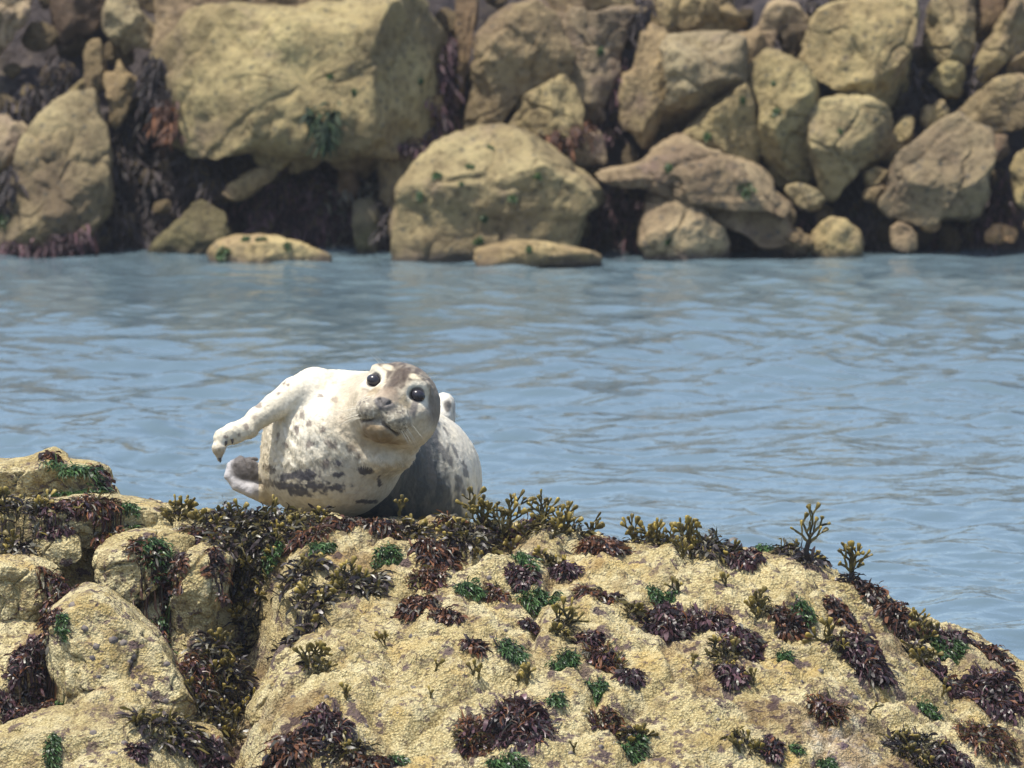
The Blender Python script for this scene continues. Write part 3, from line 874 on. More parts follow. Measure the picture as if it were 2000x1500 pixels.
# head frame: x across the face, y forward out of the nose, z towards the crown
HC = S(773, 786)
_view = unit(HC - np.array([0, 0, CAM_H]))
_F0 = -_view
_r = math.radians(19)                           # roll
_R0 = unit(np.cross(np.array([0, 0, 1.0]), -_view))
_U0 = unit(np.cross(_R0, _F0))
if _U0[2] < 0:
    _U0 = -_U0
_RX = math.cos(_r) * _R0 - math.sin(_r) * _U0
_UX = math.sin(_r) * _R0 + math.cos(_r) * _U0
_y = math.radians(11)                           # turned a little to the raised flipper's side
HF = unit(math.cos(_y) * _F0 - math.sin(_y) * _RX)
HR = unit(math.cos(_y) * _RX + math.sin(_y) * _F0)
_p = math.radians(6)
HU0 = _UX
HF, HU = unit(math.cos(_p) * HF + math.sin(_p) * HU0), unit(math.cos(_p) * HU0 - math.sin(_p) * HF)


def to_head(P):
    D = P - HC
    return np.stack([D @ HR, D @ HF, D @ HU], -1)


def from_head(p):
    p = np.asarray(p, float)
    return HC + p[0] * HR + p[1] * HF + p[2] * HU


def smin(a, b, k):
    h = np.maximum(k - np.abs(a - b), 0) / k
    return np.minimum(a, b) - h * h * k * 0.25


def smax(a, b, k):
    return -smin(-a, -b, k)


def ell(P, c, r, rot=None):
    D = P - np.asarray(c)
    if rot is not None:
        D = D @ rot
    r = np.asarray(r, float)
    k0 = np.linalg.norm(D / r, axis=1)
    k1 = np.linalg.norm(D / (r * r), axis=1) + 1e-9
    return k0 * (k0 - 1.0) / k1


def cone(P, a, b, ra, rb):
    a = np.asarray(a, float)
    ba = np.asarray(b, float) - a
    t = np.clip(((P - a) @ ba) / (ba @ ba), 0, 1)
    return np.linalg.norm(P - a - t[:, None] * ba, axis=1) - (ra + (rb - ra) * t)


def chain(P, pts, k):
    d = None
    for (a, ra), (b, rb) in zip(pts[:-1], pts[1:]):
        c = cone(P, a, b, ra, rb)
        d = c if d is None else smin(d, c, k)
    return d


def rot_axes(x, y, z):
    return np.stack([unit(x), unit(y), unit(z)], 1)


EYES = [(-0.0545, 0.064, 0.026), (0.0545, 0.064, 0.026)]
EYE_R = 0.0172
MOUTH = [(-0.052, 0.074, -0.077), (-0.032, 0.102, -0.072), (-0.012, 0.118, -0.067), (0.0, 0.122, -0.065),
         (0.012, 0.118, -0.068), (0.032, 0.102, -0.072), (0.047, 0.080, -0.077)]


def sdf_head(P):
    H = to_head(P)
    A = np.stack([np.abs(H[:, 0]), H[:, 1], H[:, 2]], -1)
    d = ell(H, (0.0, -0.030, 0.010), (0.096, 0.108, 0.088))             # skull
    d = smin(d, ell(A, (0.040, 0.006, -0.040), (0.055, 0.075, 0.052)), 0.05)  # cheeks
    d = smin(d, cone(H, (0, 0.025, 0.022), (0, 0.098, -0.022), 0.046, 0.030), 0.045)   # bridge of the nose
    d = smin(d, ell(A, (0.030, 0.088, -0.045), (0.037, 0.042, 0.030)), 0.018)  # whisker pads
    d = smin(d, ell(H, (0, 0.116, -0.026), (0.021, 0.017, 0.016)), 0.016)      # nose tip
    d = smin(d, ell(H, (0, 0.066, -0.082), (0.042, 0.046, 0.026)), 0.020)      # chin
    d = smin(d, ell(A, (0.046, 0.046, 0.056), (0.024, 0.014, 0.009)), 0.03)    # brow
    d = smin(d, ell(A, (0.066, 0.048, -0.012), (0.020, 0.022, 0.014)), 0.03)   # cheek bone under the eye
    # eye sockets
    for e in EYES:
        d = smax(d, -(np.linalg.norm(H - np.array([e[0], e[1] + 0.012, e[2]]), axis=1) - 0.0178), 0.010)
    # mouth line, nostrils, philtrum
    m = chain(H, [(p, 0.0030) for p in MOUTH], 0.002)
    d = smax(d, -m, 0.006)
    d = smax(d, -cone(A, (0.0045, 0.136, -0.030), (0.0135, 0.129, -0.019), 0.0022, 0.0042), 0.004)
    d = smax(d, -cone(H, (0, 0.137, -0.038), (0, 0.129, -0.064), 0.0022, 0.0026), 0.006)
    return d


def sdf_seal(P):
    head = near_only(sdf_head, P, HC, .30)
    # front: chest and belly towards the camera
    front = smin(ell(P, S(650, 862, .16), (.165, .19, .168)), ell(P, S(638, 925, .14), (.150, .16, .100)), 0.05)
    neck = chain(P, [(from_head((0.0, -0.045, -0.02)), .088), (S(732, 822, .10), .108), (S(690, 850, .17), .132)], 0.03)
    front = smin(front, neck, 0.045)
    front = smin(front, head, 0.032)
    front = smin(front, ell(P, S(742, 892, .05), (.072, .08, .036)), 0.04)      # throat roll under the chin
    # the rest of the body trails back to the right
    rear = chain(P, [(S(670, 880, .34), .150), (S(735, 905, .52), .162), (S(800, 938, .80), .164),
                     (S(822, 950, 1.02), .130), (S(842, 930, 1.24), .080)], 0.06)
    rear = smin(rear, ell(P, S(812, 936, .62), (.150, .22, .150)), 0.05)
    d = smin(front, rear, 0.022)
    # raised fore flipper
    fl = chain(P, [(S(612, 766, .10), .060), (S(578, 768, .06), .039), (S(536, 793, .03), .0285), (S(500, 818, .01), .0235),
                   (S(482, 838, .0), .0245), (S(456, 845, -.01), .0225), (S(434, 854, -.02), .0185),
                   (S(427, 876, -.03), .0135), (S(429, 898, -.03), .0055)], 0.008)
    for k, (a, b) in enumerate((((470, 850), (452, 860)), ((462, 838), (436, 862)))):
        fl = smin(fl, cone(P, S(*a, -.010 - .004 * k), S(*b, -.020), .011, .007), 0.012)
    d = smin(d, fl, 0.022)
    # fore flipper lying on the rock at the left, a curled paddle with a thick rim
    c = S(474, 930, .22)
    ax = unit(S(500, 890, .22) - S(450, 958, .22))
    pad = ell(P, S(478, 925, .178), (.040, .016, .036))
    rim = chain(P, [(S(500, 897, .20), .006), (S(468, 898, .19), .0065), (S(449, 909, .18), .007), (S(446, 930, .172), .009),
                    (S(462, 948, .17), .013), (S(492, 958, .17), .017), (S(530, 965, .20), .03)], 0.004)
    pad = smin(pad, rim, 0.008)
    d = smin(d, pad, 0.02)
    # hind flippers held up behind the back
    hf = chain(P, [(S(842, 930, 1.24), .07), (S(850, 880, 1.33), .042), (S(858, 835, 1.36), .030), (S(862, 800, 1.37), .030),
                   (S(868, 786, 1.37), .022)], 0.03)
    hf = smin(hf, ell(P, S(872, 795, 1.34), (.018, .012, .026)), 0.010)
    hf = smin(hf, chain(P, [(S(858, 835, 1.33), .020), (S(862, 815, 1.32), .022), (S(866, 786, 1.33), .010)], .01), 0.012)
    d = smin(d, hf, 0.03)
    return d


def surface_nets(f, xs, ys, zs, band=0.013):
    """coarse pass, then exact values only near the surface; rectilinear grid; returns V, quads"""
    nx, ny, nz = len(xs), len(ys), len(zs)
    st = 4
    ix, iy, iz = [np.unique(np.concatenate([np.arange(0, n, st), [n - 1]])) for n in (nx, ny, nz)]
    C = np.stack(np.meshgrid(xs[ix], ys[iy], zs[iz], indexing='ij'), -1).reshape(-1, 3)
    D = f(C).reshape(len(ix), len(iy), len(iz)).astype(np.float32)

    def up(A, axis, idx, n):
        t = np.interp(np.arange(n), idx, np.arange(len(idx)))
        i0 = np.minimum(np.floor(t).astype(int), len(idx) - 2)
        w = (t - i0).astype(np.float32)
        sh = [1, 1, 1]
        sh[axis] = n
        w = w.reshape(sh)
        return np.take(A, i0, axis) * (1 - w) + np.take(A, i0 + 1, axis) * w
    D = up(up(up(D, 0, ix, nx), 1, iy, ny), 2, iz, nz)
    near = np.argwhere(np.abs(D) < band)
    for s in range(0, len(near), 400000):
        q = near[s:s + 400000]
        D[q[:, 0], q[:, 1], q[:, 2]] = f(np.stack([xs[q[:, 0]], ys[q[:, 1]], zs[q[:, 2]]], -1))
    neg = D < 0
    cnt = np.zeros((nx - 1, ny - 1, nz - 1), dtype=np.int8)
    for a in (0, 1):
        for b in (0, 1):
            for c in (0, 1):
                cnt += neg[a:nx - 1 + a, b:ny - 1 + b, c:nz - 1 + c]
    act = (cnt > 0) & (cnt < 8)
    cells = np.argwhere(act)
    idx = np.full(act.shape, -1, dtype=np.int32)
    idx[act] = np.arange(len(cells))
    V = np.zeros((len(cells), 3))
    W = np.zeros(len(cells))
    G = (xs, ys, zs)
    corners = [(a, b, c) for a in (0, 1) for b in (0, 1) for c in (0, 1)]
    for p in corners:
        for ax in range(3):
            if p[ax]:
                continue
            q = list(p)
            q[ax] = 1
            i0 = cells + np.array(p)
            i1 = cells + np.array(q)
            d0 = D[i0[:, 0], i0[:, 1], i0[:, 2]]
            d1 = D[i1[:, 0], i1[:, 1], i1[:, 2]]
            m = (d0 < 0) != (d1 < 0)
            t = d0[m] / (d0[m] - d1[m])
            A = np.stack([G[k][i0[m, k]] for k in range(3)], -1)
            B = np.stack([G[k][i1[m, k]] for k in range(3)], -1)
            V[m] += A + t[:, None] * (B - A)
            W[m] += 1
    V /= W[:, None]
    quads = []
    for ax in range(3):
        o1, o2 = [(1, 2), (2, 0), (0, 1)][ax]
        sl0 = [slice(1, -1)] * 3
        sl1 = [slice(1, -1)] * 3
        sl0[ax] = slice(0, -1)
        sl1[ax] = slice(1, None)
        a, b = neg[tuple(sl0)], neg[tuple(sl1)]
        e = np.argwhere(a != b)
        flip = b[e[:, 0], e[:, 1], e[:, 2]]
        off = np.array([1, 1, 1])
        off[ax] = 0
        e = e + off
        q = []
        for d1, d2 in ((0, 0), (-1, 0), (-1, -1), (0, -1)):
            c = e.copy()
            c[:, o1] += d1
            c[:, o2] += d2
            q.append(idx[c[:, 0], c[:, 1], c[:, 2]])
        q = np.stack(q, -1)
        q[flip] = q[flip][:, ::-1]
        quads.append(q)
    Q = np.concatenate(quads)
    return V, Q[(Q >= 0).all(1)]


def grad(f, P, e=0.0015):
    g = np.zeros_like(P)
    f0 = f(P)
    for k in range(3):
        d = np.zeros(3)
        d[k] = e
        g[:, k] = f(P + d) - f0
    return g / (np.linalg.norm(g, axis=1)[:, None] + 1e-12)


def blot(C, w, col):
    return C * (1 - w[:, None]) + np.asarray(col) * w[:, None]


def seal_colour(P, Nn):
    px, py = to_px(P)
    H = to_head(P)
    ah = np.abs(H[:, 0])
    n1 = fbm(P * 14, 4)
    n2 = fbm(P * 45 + 7, 3)
    n3 = fbm(P * 120 + 3, 2)
    C = np.tile(np.array([0.58, 0.525, 0.41]), (len(P), 1))
    C = blot(C, 0.5 * sstep(-.2, .5, n1), (0.68, 0.645, 0.555))
    warp = 0.006 * np.stack([perlin(P * 40), perlin(P * 40 + 9), perlin(P * 40 + 19)], -1)
    Q = P + warp
    body_w = sstep(0.10, 0.15, np.linalg.norm(H, axis=1))
    # scattered grey spots over the coat
    F1, F2, cid = worley(Q * 17.0, 2)
    pick = ((cid * 37) % 100) < 24
    rad = 0.20 + 0.22 * ((cid * 53) % 97) / 97.0
    sp = (1 - sstep(rad * .6, rad, F1)) * pick
    C = blot(C, sp * 0.75 * body_w * (0.5 + 0.5 * sstep(-.3, .2, n1)), (0.17, 0.145, 0.135))
    # back and flank: slate coat, pale streaks, the head's shadow painted in dark
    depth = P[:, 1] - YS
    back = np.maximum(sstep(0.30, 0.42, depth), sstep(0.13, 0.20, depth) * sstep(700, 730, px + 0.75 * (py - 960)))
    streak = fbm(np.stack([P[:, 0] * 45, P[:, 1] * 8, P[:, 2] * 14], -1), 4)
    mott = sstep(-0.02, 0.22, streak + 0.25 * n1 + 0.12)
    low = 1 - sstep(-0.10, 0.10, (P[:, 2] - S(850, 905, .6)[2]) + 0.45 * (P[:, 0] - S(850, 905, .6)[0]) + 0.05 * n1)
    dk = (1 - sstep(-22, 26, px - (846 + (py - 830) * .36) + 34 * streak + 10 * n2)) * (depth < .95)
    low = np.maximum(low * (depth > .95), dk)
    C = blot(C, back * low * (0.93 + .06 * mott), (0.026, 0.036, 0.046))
    C = blot(C, back * (1 - low) * mott * 0.25, (0.22, 0.21, 0.20))
    for (a, b, r) in (((848, 850), (880, 905), 7), ((885, 870), (895, 895), 4), ((868, 838), (876, 850), 3), ((835, 870), (845, 930), 8), ((905, 905), (912, 930), 4), ((893, 930), (905, 965), 6)):
        ax, ay = a
        bx, by = b
        t = np.clip(((px - ax) * (bx - ax) + (py - ay) * (by - ay)) / ((bx - ax) ** 2 + (by - ay) ** 2), 0, 1)
        d = np.hypot(px - ax - t * (bx - ax), py - ay - t * (by - ay)) + 5 * n2
        C = blot(C, back * 0.8 * (1 - sstep(r * .5, r * 1.3, d)), (0.10, 0.095, 0.09))
    # wet lower chest: greyer from damp and painted-in shade, with big dark blotches
    front = 1 - back
    line = 905 + 14 * np.sin(px / 38.0) + 16 * n2 + 0.04 * (px - 620)
    wet = sstep(-9, 9, py - line) * front * sstep(505, 520, px) * body_w
    C = blot(C, wet * 0.75, (0.33, 0.29, 0.22))
    for (cx, cy, rx, ry) in ((622, 950, 34, 15), (575, 930, 32, 13), (606, 928, 18, 14), (531, 914, 15, 12), (715, 920, 22, 9), (662, 928, 16, 6), (585, 962, 30, 9),
                             (525, 945, 22, 10), (560, 950, 24, 10), (660, 952, 24, 9), (668, 926, 10, 7), (715, 980, 26, 5), (740, 940, 5, 12), (660, 905, 14, 7)):
        d = np.hypot((px - cx) / rx, (py - cy) / ry) + 0.55 * n2 + 0.25 * n3
        C = blot(C, front * body_w * 0.95 * (1 - sstep(.6, 1.05, d)), (0.055, 0.052, 0.060))
    # chest spots
    for (cx, cy, rx, ry) in ((603, 830, 8, 11), (582, 840, 5, 10), (590, 810, 6, 14), (627, 773, 9, 6), (605, 868, 9, 9), (645, 865, 12, 10), (690, 875, 13, 10),
                             (635, 905, 12, 10), (670, 820, 12, 9), (655, 780, 9, 7), (630, 840, 8, 7), (700, 890, 8, 6), (560, 870, 7, 8), (545, 850, 5, 9),
                             (543, 769, 7, 6), (505, 793, 8, 8), (497, 814, 8, 6), (480, 832, 6, 7), (560, 752, 10, 6), (468, 850, 5, 5), (440, 853, 6, 4)):
        d = np.hypot((px - cx) / rx, (py - cy) / ry) + 0.6 * n2 + 0.3 * n3
        C = blot(C, front * body_w * 0.80 * (1 - sstep(.4, 1.1, d)), (0.15, 0.12, 0.105))
    # fawn tone under the throat, at the edge of the chest and flipper
    d = np.hypot((px - 742) / 56, (py - 866) / 24) + .3 * n2
    C = blot(C, 0.7 * front * (1 - sstep(.5, 1.15, d)) * sstep(-.02, .06, 0.06 - H[:, 2]), (0.34, 0.25, 0.13))
    edge = np.exp(-((px - 512) / 22.0) ** 2) * sstep(800, 850, py) * front
    C = blot(C, 0.45 * edge, (0.36, 0.27, 0.13))
    tipf = (1 - sstep(428, 450, px)) * sstep(862, 885, py) * (1 - sstep(902, 912, py)) * (depth < .12)
    C = blot(C, 0.7 * tipf, (0.26, 0.20, 0.13))
    # flipper paddle: slate inside, pale rim
    pad = (px < 505) * (py > 884) * (depth > 0.08) * (depth < .35)
    inner = 1 - sstep(.72, 1.02, np.hypot((px - 485) / 40, (py - 912) / 33) + .1 * n2)
    C = blot(C, pad * 1.0, (0.36, 0.35, 0.36))
    C = blot(C, pad * inner * 0.95, (0.075, 0.066, 0.062))
    # hind flipper patch
    hp = (depth > 1.1)
    C = blot(C, hp * 0.5, (0.50, 0.49, 0.46))
    C = blot(C, hp * (1 - sstep(.6, 1.1, np.hypot((px - 875) / 9, (py - 792) / 14) + .2 * n2)), (0.17, 0.15, 0.13))
    # ---- face, in head coordinates
    hw = 1 - sstep(0.13, 0.165, np.linalg.norm((H - np.array([0, 0.01, -0.005])) / np.array([1, 1.05, 1]), axis=1))
    face = C.copy()
    face = blot(face, np.ones(len(P)) * 0.55, (0.34, 0.275, 0.19))
    # dark crown running down between the eyes
    width = np.interp(H[:, 2], [-0.01, 0.02, 0.05, 0.075, 0.10], [0.012, 0.021, 0.035, 0.082, 0.15])
    crown = (1 - sstep(.72, 1.12, ah / width + 0.28 * n2)) * sstep(-0.012, 0.012, H[:, 2] + .006 * n2)
    hs = fbm(np.stack([H[:, 0] * 90, H[:, 1] * 25, H[:, 2] * 22], -1), 3)
    face = blot(face, crown * np.clip(0.86 + .35 * hs, .3, .97), (0.075, 0.054, 0.040))
    core = (1 - sstep(.5, 1.1, np.hypot((H[:, 0] - .15 * (H[:, 2] - .04)) / .020, (H[:, 2] - .048) / .040) + .2 * n2)) * (H[:, 1] > 0)
    face = blot(face, core * .7, (0.050, 0.033, 0.024))
    und = (1 - sstep(.4, 1.1, np.abs(H[:, 2] - (0.002 - .10 * (ah - .03))) / .007 + .3 * n2)) * sstep(.020, .03, ah) * (1 - sstep(.065, .08, ah)) * (H[:, 0] < 0) * (H[:, 1] > .03)
    face = blot(face, und * .55, (0.13, 0.095, 0.065))
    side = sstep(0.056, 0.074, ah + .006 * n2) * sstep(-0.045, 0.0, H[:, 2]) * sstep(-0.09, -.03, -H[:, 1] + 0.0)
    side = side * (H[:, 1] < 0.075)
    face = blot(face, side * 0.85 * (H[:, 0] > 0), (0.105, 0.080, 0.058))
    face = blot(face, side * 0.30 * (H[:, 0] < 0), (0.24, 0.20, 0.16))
    # fawn muzzle bridge
    brg = (1 - sstep(.6, 1.1, np.hypot(ah / 0.034, (H[:, 2] + 0.004) / 0.026))) * (H[:, 1] > .05)
    face = blot(face, brg * 0.75, (0.22, 0.165, 0.115))
    fa = (1 - sstep(.5, 1.1, np.hypot((ah - 0.040) / 0.017, (H[:, 2] + 0.006) / 0.035))) * (H[:, 1] > .03)
    face = blot(face, fa * 0.65, (0.25, 0.19, 0.105))
    # pale eye rings, pale brow spots, pale cheeks
    for e in EYES:
        r = np.linalg.norm(H - np.array(e), axis=1)
        face = blot(face, (1 - sstep(0.027, 0.038, r + .005 * n2)) * 0.9, (0.56, 0.52, 0.42))
        face = blot(face, (1 - sstep(0.0180, 0.0212, r)) * 0.9, (0.10, 0.085, 0.08))
        br = np.hypot((H[:, 0] - e[0] * .62) / .017, (H[:, 2] - .064) / .009)
        face = blot(face, (1 - sstep(.5, 1.1, br + .4 * n2)) * 0.7 * (H[:, 1] > 0.02), (0.66, 0.58, 0.42))
    # dark tear streak running down the cheek from each eye
    st = np.abs(ah - (0.057 + 0.35 * (0.02 - H[:, 2]) * 0.4)) / 0.009
    face = blot(face, (1 - sstep(.5, 1.2, st)) * (1 - sstep(.012, .024, H[:, 2])) * sstep(-0.036, -0.02, H[:, 2]) * (H[:, 1] > .02) * (.25 + .6 * (H[:, 0] > 0)), (0.12, 0.105, 0.10))
    # grey speckled whisker pads, slate nose
    padw = (1 - sstep(.75, 1.1, np.linalg.norm((np.stack([ah, H[:, 1], H[:, 2]], -1) - np.array([.026, .095, -.046])) / np.array([.046, .05, .038]), axis=1) + .15 * n2))
    face = blot(face, padw * 0.9, (0.27, 0.24, 0.185))
    fl1, fl2, c2 = worley(P * 150, 9)
    face = blot(face, padw * (1 - sstep(.28, .46, fl1)) * ((c2 % 5) < 2) * .85, (0.07, 0.062, 0.055))
    face = blot(face, padw * sstep(.1, .35, n3) * .6, (0.56, 0.51, 0.40))
    pm = fbm(H * 75 + 21, 3)
    face = blot(face, padw * sstep(.05, .35, pm) * .6, (0.15, 0.13, 0.11))
    nose = (1 - sstep(.8, 1.15, np.hypot(ah / (0.025 + 0.45 * (H[:, 2] + .026)), (H[:, 2] + .026) / .015) + .12 * n2)) * (H[:, 1] > .09)
    face = blot(face, nose * 0.9, (0.075, 0.070, 0.072))
    mo = np.full(len(P), 9.0)
    near = np.where((H[:, 1] > .04) & (H[:, 2] < -.05))[0]
    if len(near):
        mo[near] = chain(H[near], [(p, 0.0) for p in MOUTH], .001)
    face = blot(face, (1 - sstep(.0040, .0085, mo)) * .85, (0.06, 0.045, 0.036))
    ch = (1 - sstep(.6, 1.1, np.hypot(ah / .052, (H[:, 2] + .096) / .025))) * (H[:, 1] > .02)
    face = blot(face, ch * .85, (0.19, 0.125, 0.058))
    C = C * (1 - hw[:, None]) + face * hw[:, None]
    C *= (1 + 0.16 * n3 + 0.10 * n2)[:, None] * np.array([1.01, 1.0, .97])
    return np.clip(C, 0.02, 0.85)


def seal_fine(P):
    """coat relief: lumpy damp fur on the chest, faint wrinkles"""
    px, py = to_px(P)
    d = 0.0011 * fbm(P * 22, 3) + 0.0009 * fbm(P * 90, 2)
    depth = P[:, 1] - YS
    front = 1 - sstep(0.25, 0.4, depth)
    Hn = np.linalg.norm(to_head(P), axis=1)
    body = sstep(.11, .15, Hn)
    line = 903 + 12 * np.sin(px / 38.0) + 14 * fbm(P * 45 + 7, 3)
    d += body * front * 0.003 * (1 - sstep(-6, 6, py - line)) * sstep(740, 840, py) * sstep(505, 525, px)
    tuft = fbm(np.stack([P[:, 0] * 70 + P[:, 2] * 40, P[:, 1] * 30, P[:, 2] * 22 - P[:, 0] * 12], -1), 3)
    d += body * front * 0.003 * tuft * sstep(800, 850, py) * (1 - sstep(900, 930, py))
    return d


def build_seal():
    lo, hi = S(405, 1040, 0.0), S(955, 690, 0.0)
    xs = np.arange(lo[0], hi[0] + .02, 0.0026)
    ys = np.concatenate([np.arange(15.98, 16.42, 0.0026), np.arange(16.42, 17.70, 0.008)])
    zs = np.arange(0.34, hi[2] + .03, 0.0026)
    V, Q = surface_nets(sdf_seal, xs, ys, zs)
    g = grad(sdf_seal, V)
    V = V - 0.9 * np.clip(sdf_seal(V), -.004, .004)[:, None] * g
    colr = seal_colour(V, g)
    V2 = V + g * seal_fine(V)[:, None]
    base = np.array([S(700, 1000, .3)[0], YS + .35, 0.52])
    me = mesh_from('body', V2 - base, Q)
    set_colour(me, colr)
    m, nt, bs = new_mat('seal_coat')
    attr = N(nt, 'ShaderNodeAttribute', attribute_name='Col')
    nt.links.new(attr.outputs['Color'], bs.inputs['Base Color'])
    geo = nt.nodes.new('ShaderNodeNewGeometry')
    bump = N(nt, 'ShaderNodeBump', Strength=0.5, Distance=0.003)
    nt.links.new(noise(nt, geo.outputs['Position'], 220.0, 3, 0.6), bump.inputs['Height'])
    nt.links.new(bump.outputs[0], bs.inputs['Normal'])
    bs.inputs['Roughness'].default_value = 0.62
    bs.inputs['Specular IOR Level'].default_value = 0.3
    bs.inputs['Sheen Weight'].default_value = 0.05
    root = bpy.data.objects.new('seal', None)
    COL.objects.link(root)
    root.location = base
    root.empty_display_size = 0.2
    root['label'] = 'spotted cream and grey seal lying on the rock, head tilted, one flipper raised'
    root['category'] = 'seal'
    link('body', me, m, parent=root)
    # eyes
    me_e, nt, bs = new_mat('seal_eye')
    bs.inputs['Base Color'].default_value = (0.022, 0.020, 0.026, 1)
    bs.inputs['Roughness'].default_value = 0.22
    bs.inputs['Specular IOR Level'].default_value = 0.4
    th = np.linspace(0, 2 * math.pi, 28, endpoint=False)
    ph = np.linspace(0.05, math.pi - .05, 16)
    sv = np.array([[math.sin(p) * math.cos(t), math.sin(p) * math.sin(t), math.cos(p)] for p in ph for t in th])
    sv = sv[:, :1] * 1.06 * HR + sv[:, 1:2] * HF + sv[:, 2:] * .84 * HU
    em = mesh_from('eye', sv * EYE_R, grid_faces(28, 16, True)[:, ::-1])
    for e in EYES:
        c = from_head((e[0], e[1] - 0.0045, e[2])) - base
        link('eye', em, me_e, c, parent=root)
    # claws on the raised flipper
    cm, nt, bs = new_mat('claw')
    bs.inputs['Base Color'].default_value = (0.035, 0.028, 0.025, 1)
    bs.inputs['Roughness'].default_value = 0.35
    for (a, b) in (((453, 857), (453, 869)), ((441, 861), (440, 872)), ((429, 894), (429.5, 905))):
        A, B = S(*a, -.035) - base, S(*b, -.04) - base
        r = 0.0042
        ring = [(math.cos(t) * r, math.sin(t) * r) for t in np.linspace(0, 2 * math.pi, 8, endpoint=False)]
        mid = A + (B - A) * .55 + np.array([.0015, 0, 0])
        V = [A + np.array([u, v, 0]) for u, v in ring] + [mid + np.array([u * .65, v * .65, 0]) for u, v in ring] + [B]
        F4 = grid_faces(8, 2, True)
        F3 = np.array([[8 + i, 8 + (i + 1) % 8, 16] for i in range(8)])
        link('claw', mesh_from('claw', np.array(V), [F4, F3]), cm, parent=root)
    # whiskers: tapered bent tubes fanning from each pad and brow
    wm, nt, bs = new_mat('whisker')
    bs.inputs['Base Color'].default_value = (0.62, 0.58, 0.46, 1)
    bs.inputs['Roughness'].default_value = 0.4
    rng = np.random.default_rng(4)
    V, F = [], []

    def whisker(p0, d0, droop, L, r0):
        p = np.array(p0, float)
        d = unit(d0)
        k = 7
        b = len(V)
        for i in range(k):
            r = r0 * (1 - .85 * i / (k - 1))
            s1 = unit(np.cross(d, (0.3, 0.2, 1)))
            s2 = np.cross(d, s1)
            for t in (0, 2.09, 4.19):
                V.append(p + r * (math.cos(t) * s1 + math.sin(t) * s2))
            p = p + d * L / (k - 1)
            d = unit(d + np.array(droop) / (k - 1))
        for i in range(k - 1):
            for j in range(3):
                F.append((b + 3 * i + j, b + 3 * i + (j + 1) % 3, b + 3 * i + 3 + (j + 1) % 3, b + 3 * i + 3 + j))
    for sgn in (-1, 1):
        for k in range(24):
            u, v = rng.uniform(0, 1), rng.uniform(0, 1)
            hp = (sgn * (0.026 + 0.030 * u), 0.108 - 0.030 * u, -0.036 - 0.028 * v)
            dr = sgn * HR * (1.0) + HF * (0.35 - .35 * u) - HU * (0.25 + .4 * v)
            whisker(from_head(hp) - base, dr, -0.45 * HU - 0.2 * HF, rng.uniform(.035, .075), 0.00055)
        for k in range(4):
            hp = (sgn * (0.036 + .006 * k), 0.058, 0.066)
            whisker(from_head(hp) - base, sgn * HR * .8 + HU * .5 + HF * .5, -.3 * HU, rng.uniform(.025, .045), 0.0005)
    o = link('whiskers', mesh_from('whiskers', np.array(V), np.array(F)), wm, parent=root, kind='stuff')
    return root, V2, Q, colr, g, base


seal_root, seal_V, seal_Q, seal_C, seal_N, seal_base = build_seal()


def build_fur():
    """short damp hair lying along the coat"""
    rng = np.random.default_rng(12)
    A, B, C_, D = [seal_V[seal_Q[:, k]] for k in range(4)]
    area = np.linalg.norm(np.cross(C_ - A, D - B), axis=1)
    cen = (A + C_) * .5
    area = area * (cen[:, 1] < YS + .85)
    n = 75000
    f = rng.choice(len(area), n, p=area / area.sum())
    u, v = rng.uniform(0, 1, n)[:, None], rng.uniform(0, 1, n)[:, None]
    P = (A[f] * (1 - u) + B[f] * u) * (1 - v) + (D[f] * (1 - u) + C_[f] * u) * v
    nr = seal_N[seal_Q[f, 0]]
    col = seal_C[seal_Q[f, 0]]
    H = to_head(P)
    hd = np.linalg.norm(H - np.array([0, .02, 0]), axis=1)
    onhead = 1 - sstep(.11, .16, hd)
    keep = np.ones(n, bool)
    for e in EYES:
        keep &= np.linalg.norm(H - np.array(e), axis=1) > .024
    keep &= ~((H[:, 1] > .105) & (onhead > .5))
    P, nr, col, H, onhead = P[keep], nr[keep], col[keep], H[keep], onhead[keep]
    n = len(P)
    nose = from_head((0, .12, -.03))
    fl = norm_rows_(P - nose) * onhead[:, None] + np.array([.25, .45, -.75]) * (1 - onhead)[:, None]
    fl = fl + rng.normal(0, .28, (n, 3))
    fl = norm_rows_(fl - nr * (fl * nr).sum(1, keepdims=True))
    px, py = to_px(P)
    damp = sstep(780, 850, py) * (1 - sstep(905, 925, py)) * (P[:, 1] < YS + .25)
    L = (.0030 + .0062 * damp) * (1 - .4 * (px < 510)) * (1 - .68 * onhead) * rng.uniform(.5, 1.4, n)
    d0 = norm_rows_(fl + .42 * nr)
    p1 = P - nr * .0006
    p2 = p1 + d0 * (L * .55)[:, None]
    p3 = p2 + norm_rows_(fl + .12 * nr) * (L * .5)[:, None]
    w = norm_rows_(np.cross(fl, nr)) * (.00045 * rng.uniform(.7, 1.4, n))[:, None]
    V = np.stack([p1 - w, p1 + w, p2 - w * .8, p2 + w * .8, p3], 1).reshape(-1, 3) - seal_base
    k = np.arange(n)[:, None] * 5
    F4 = k + np.array([[0, 1, 3, 2]])
    F3 = k + np.array([[2, 3, 4]])
    me = mesh_from('fur', V, [F4, F3])
    tone = (rng.uniform(.74, 1.24, n)[:, None] * col)
    set_colour(me, np.repeat(np.clip(tone, .015, .85), 5, 0))
    me.normals_split_custom_set_from_vertices(np.repeat(nr, 5, 0).astype(np.float32))
    link('fur', me, bpy.data.materials['seal_coat'], parent=seal_root, kind='stuff')


def norm_rows_(a):
    return a / (np.linalg.norm(a, axis=-1, keepdims=True) + 1e-9)


build_fur()
# ------------------------------------------------------------------ seaweed
WEED_FAR = make_weed_mat('far_seaweed', 0.7, 0.1)


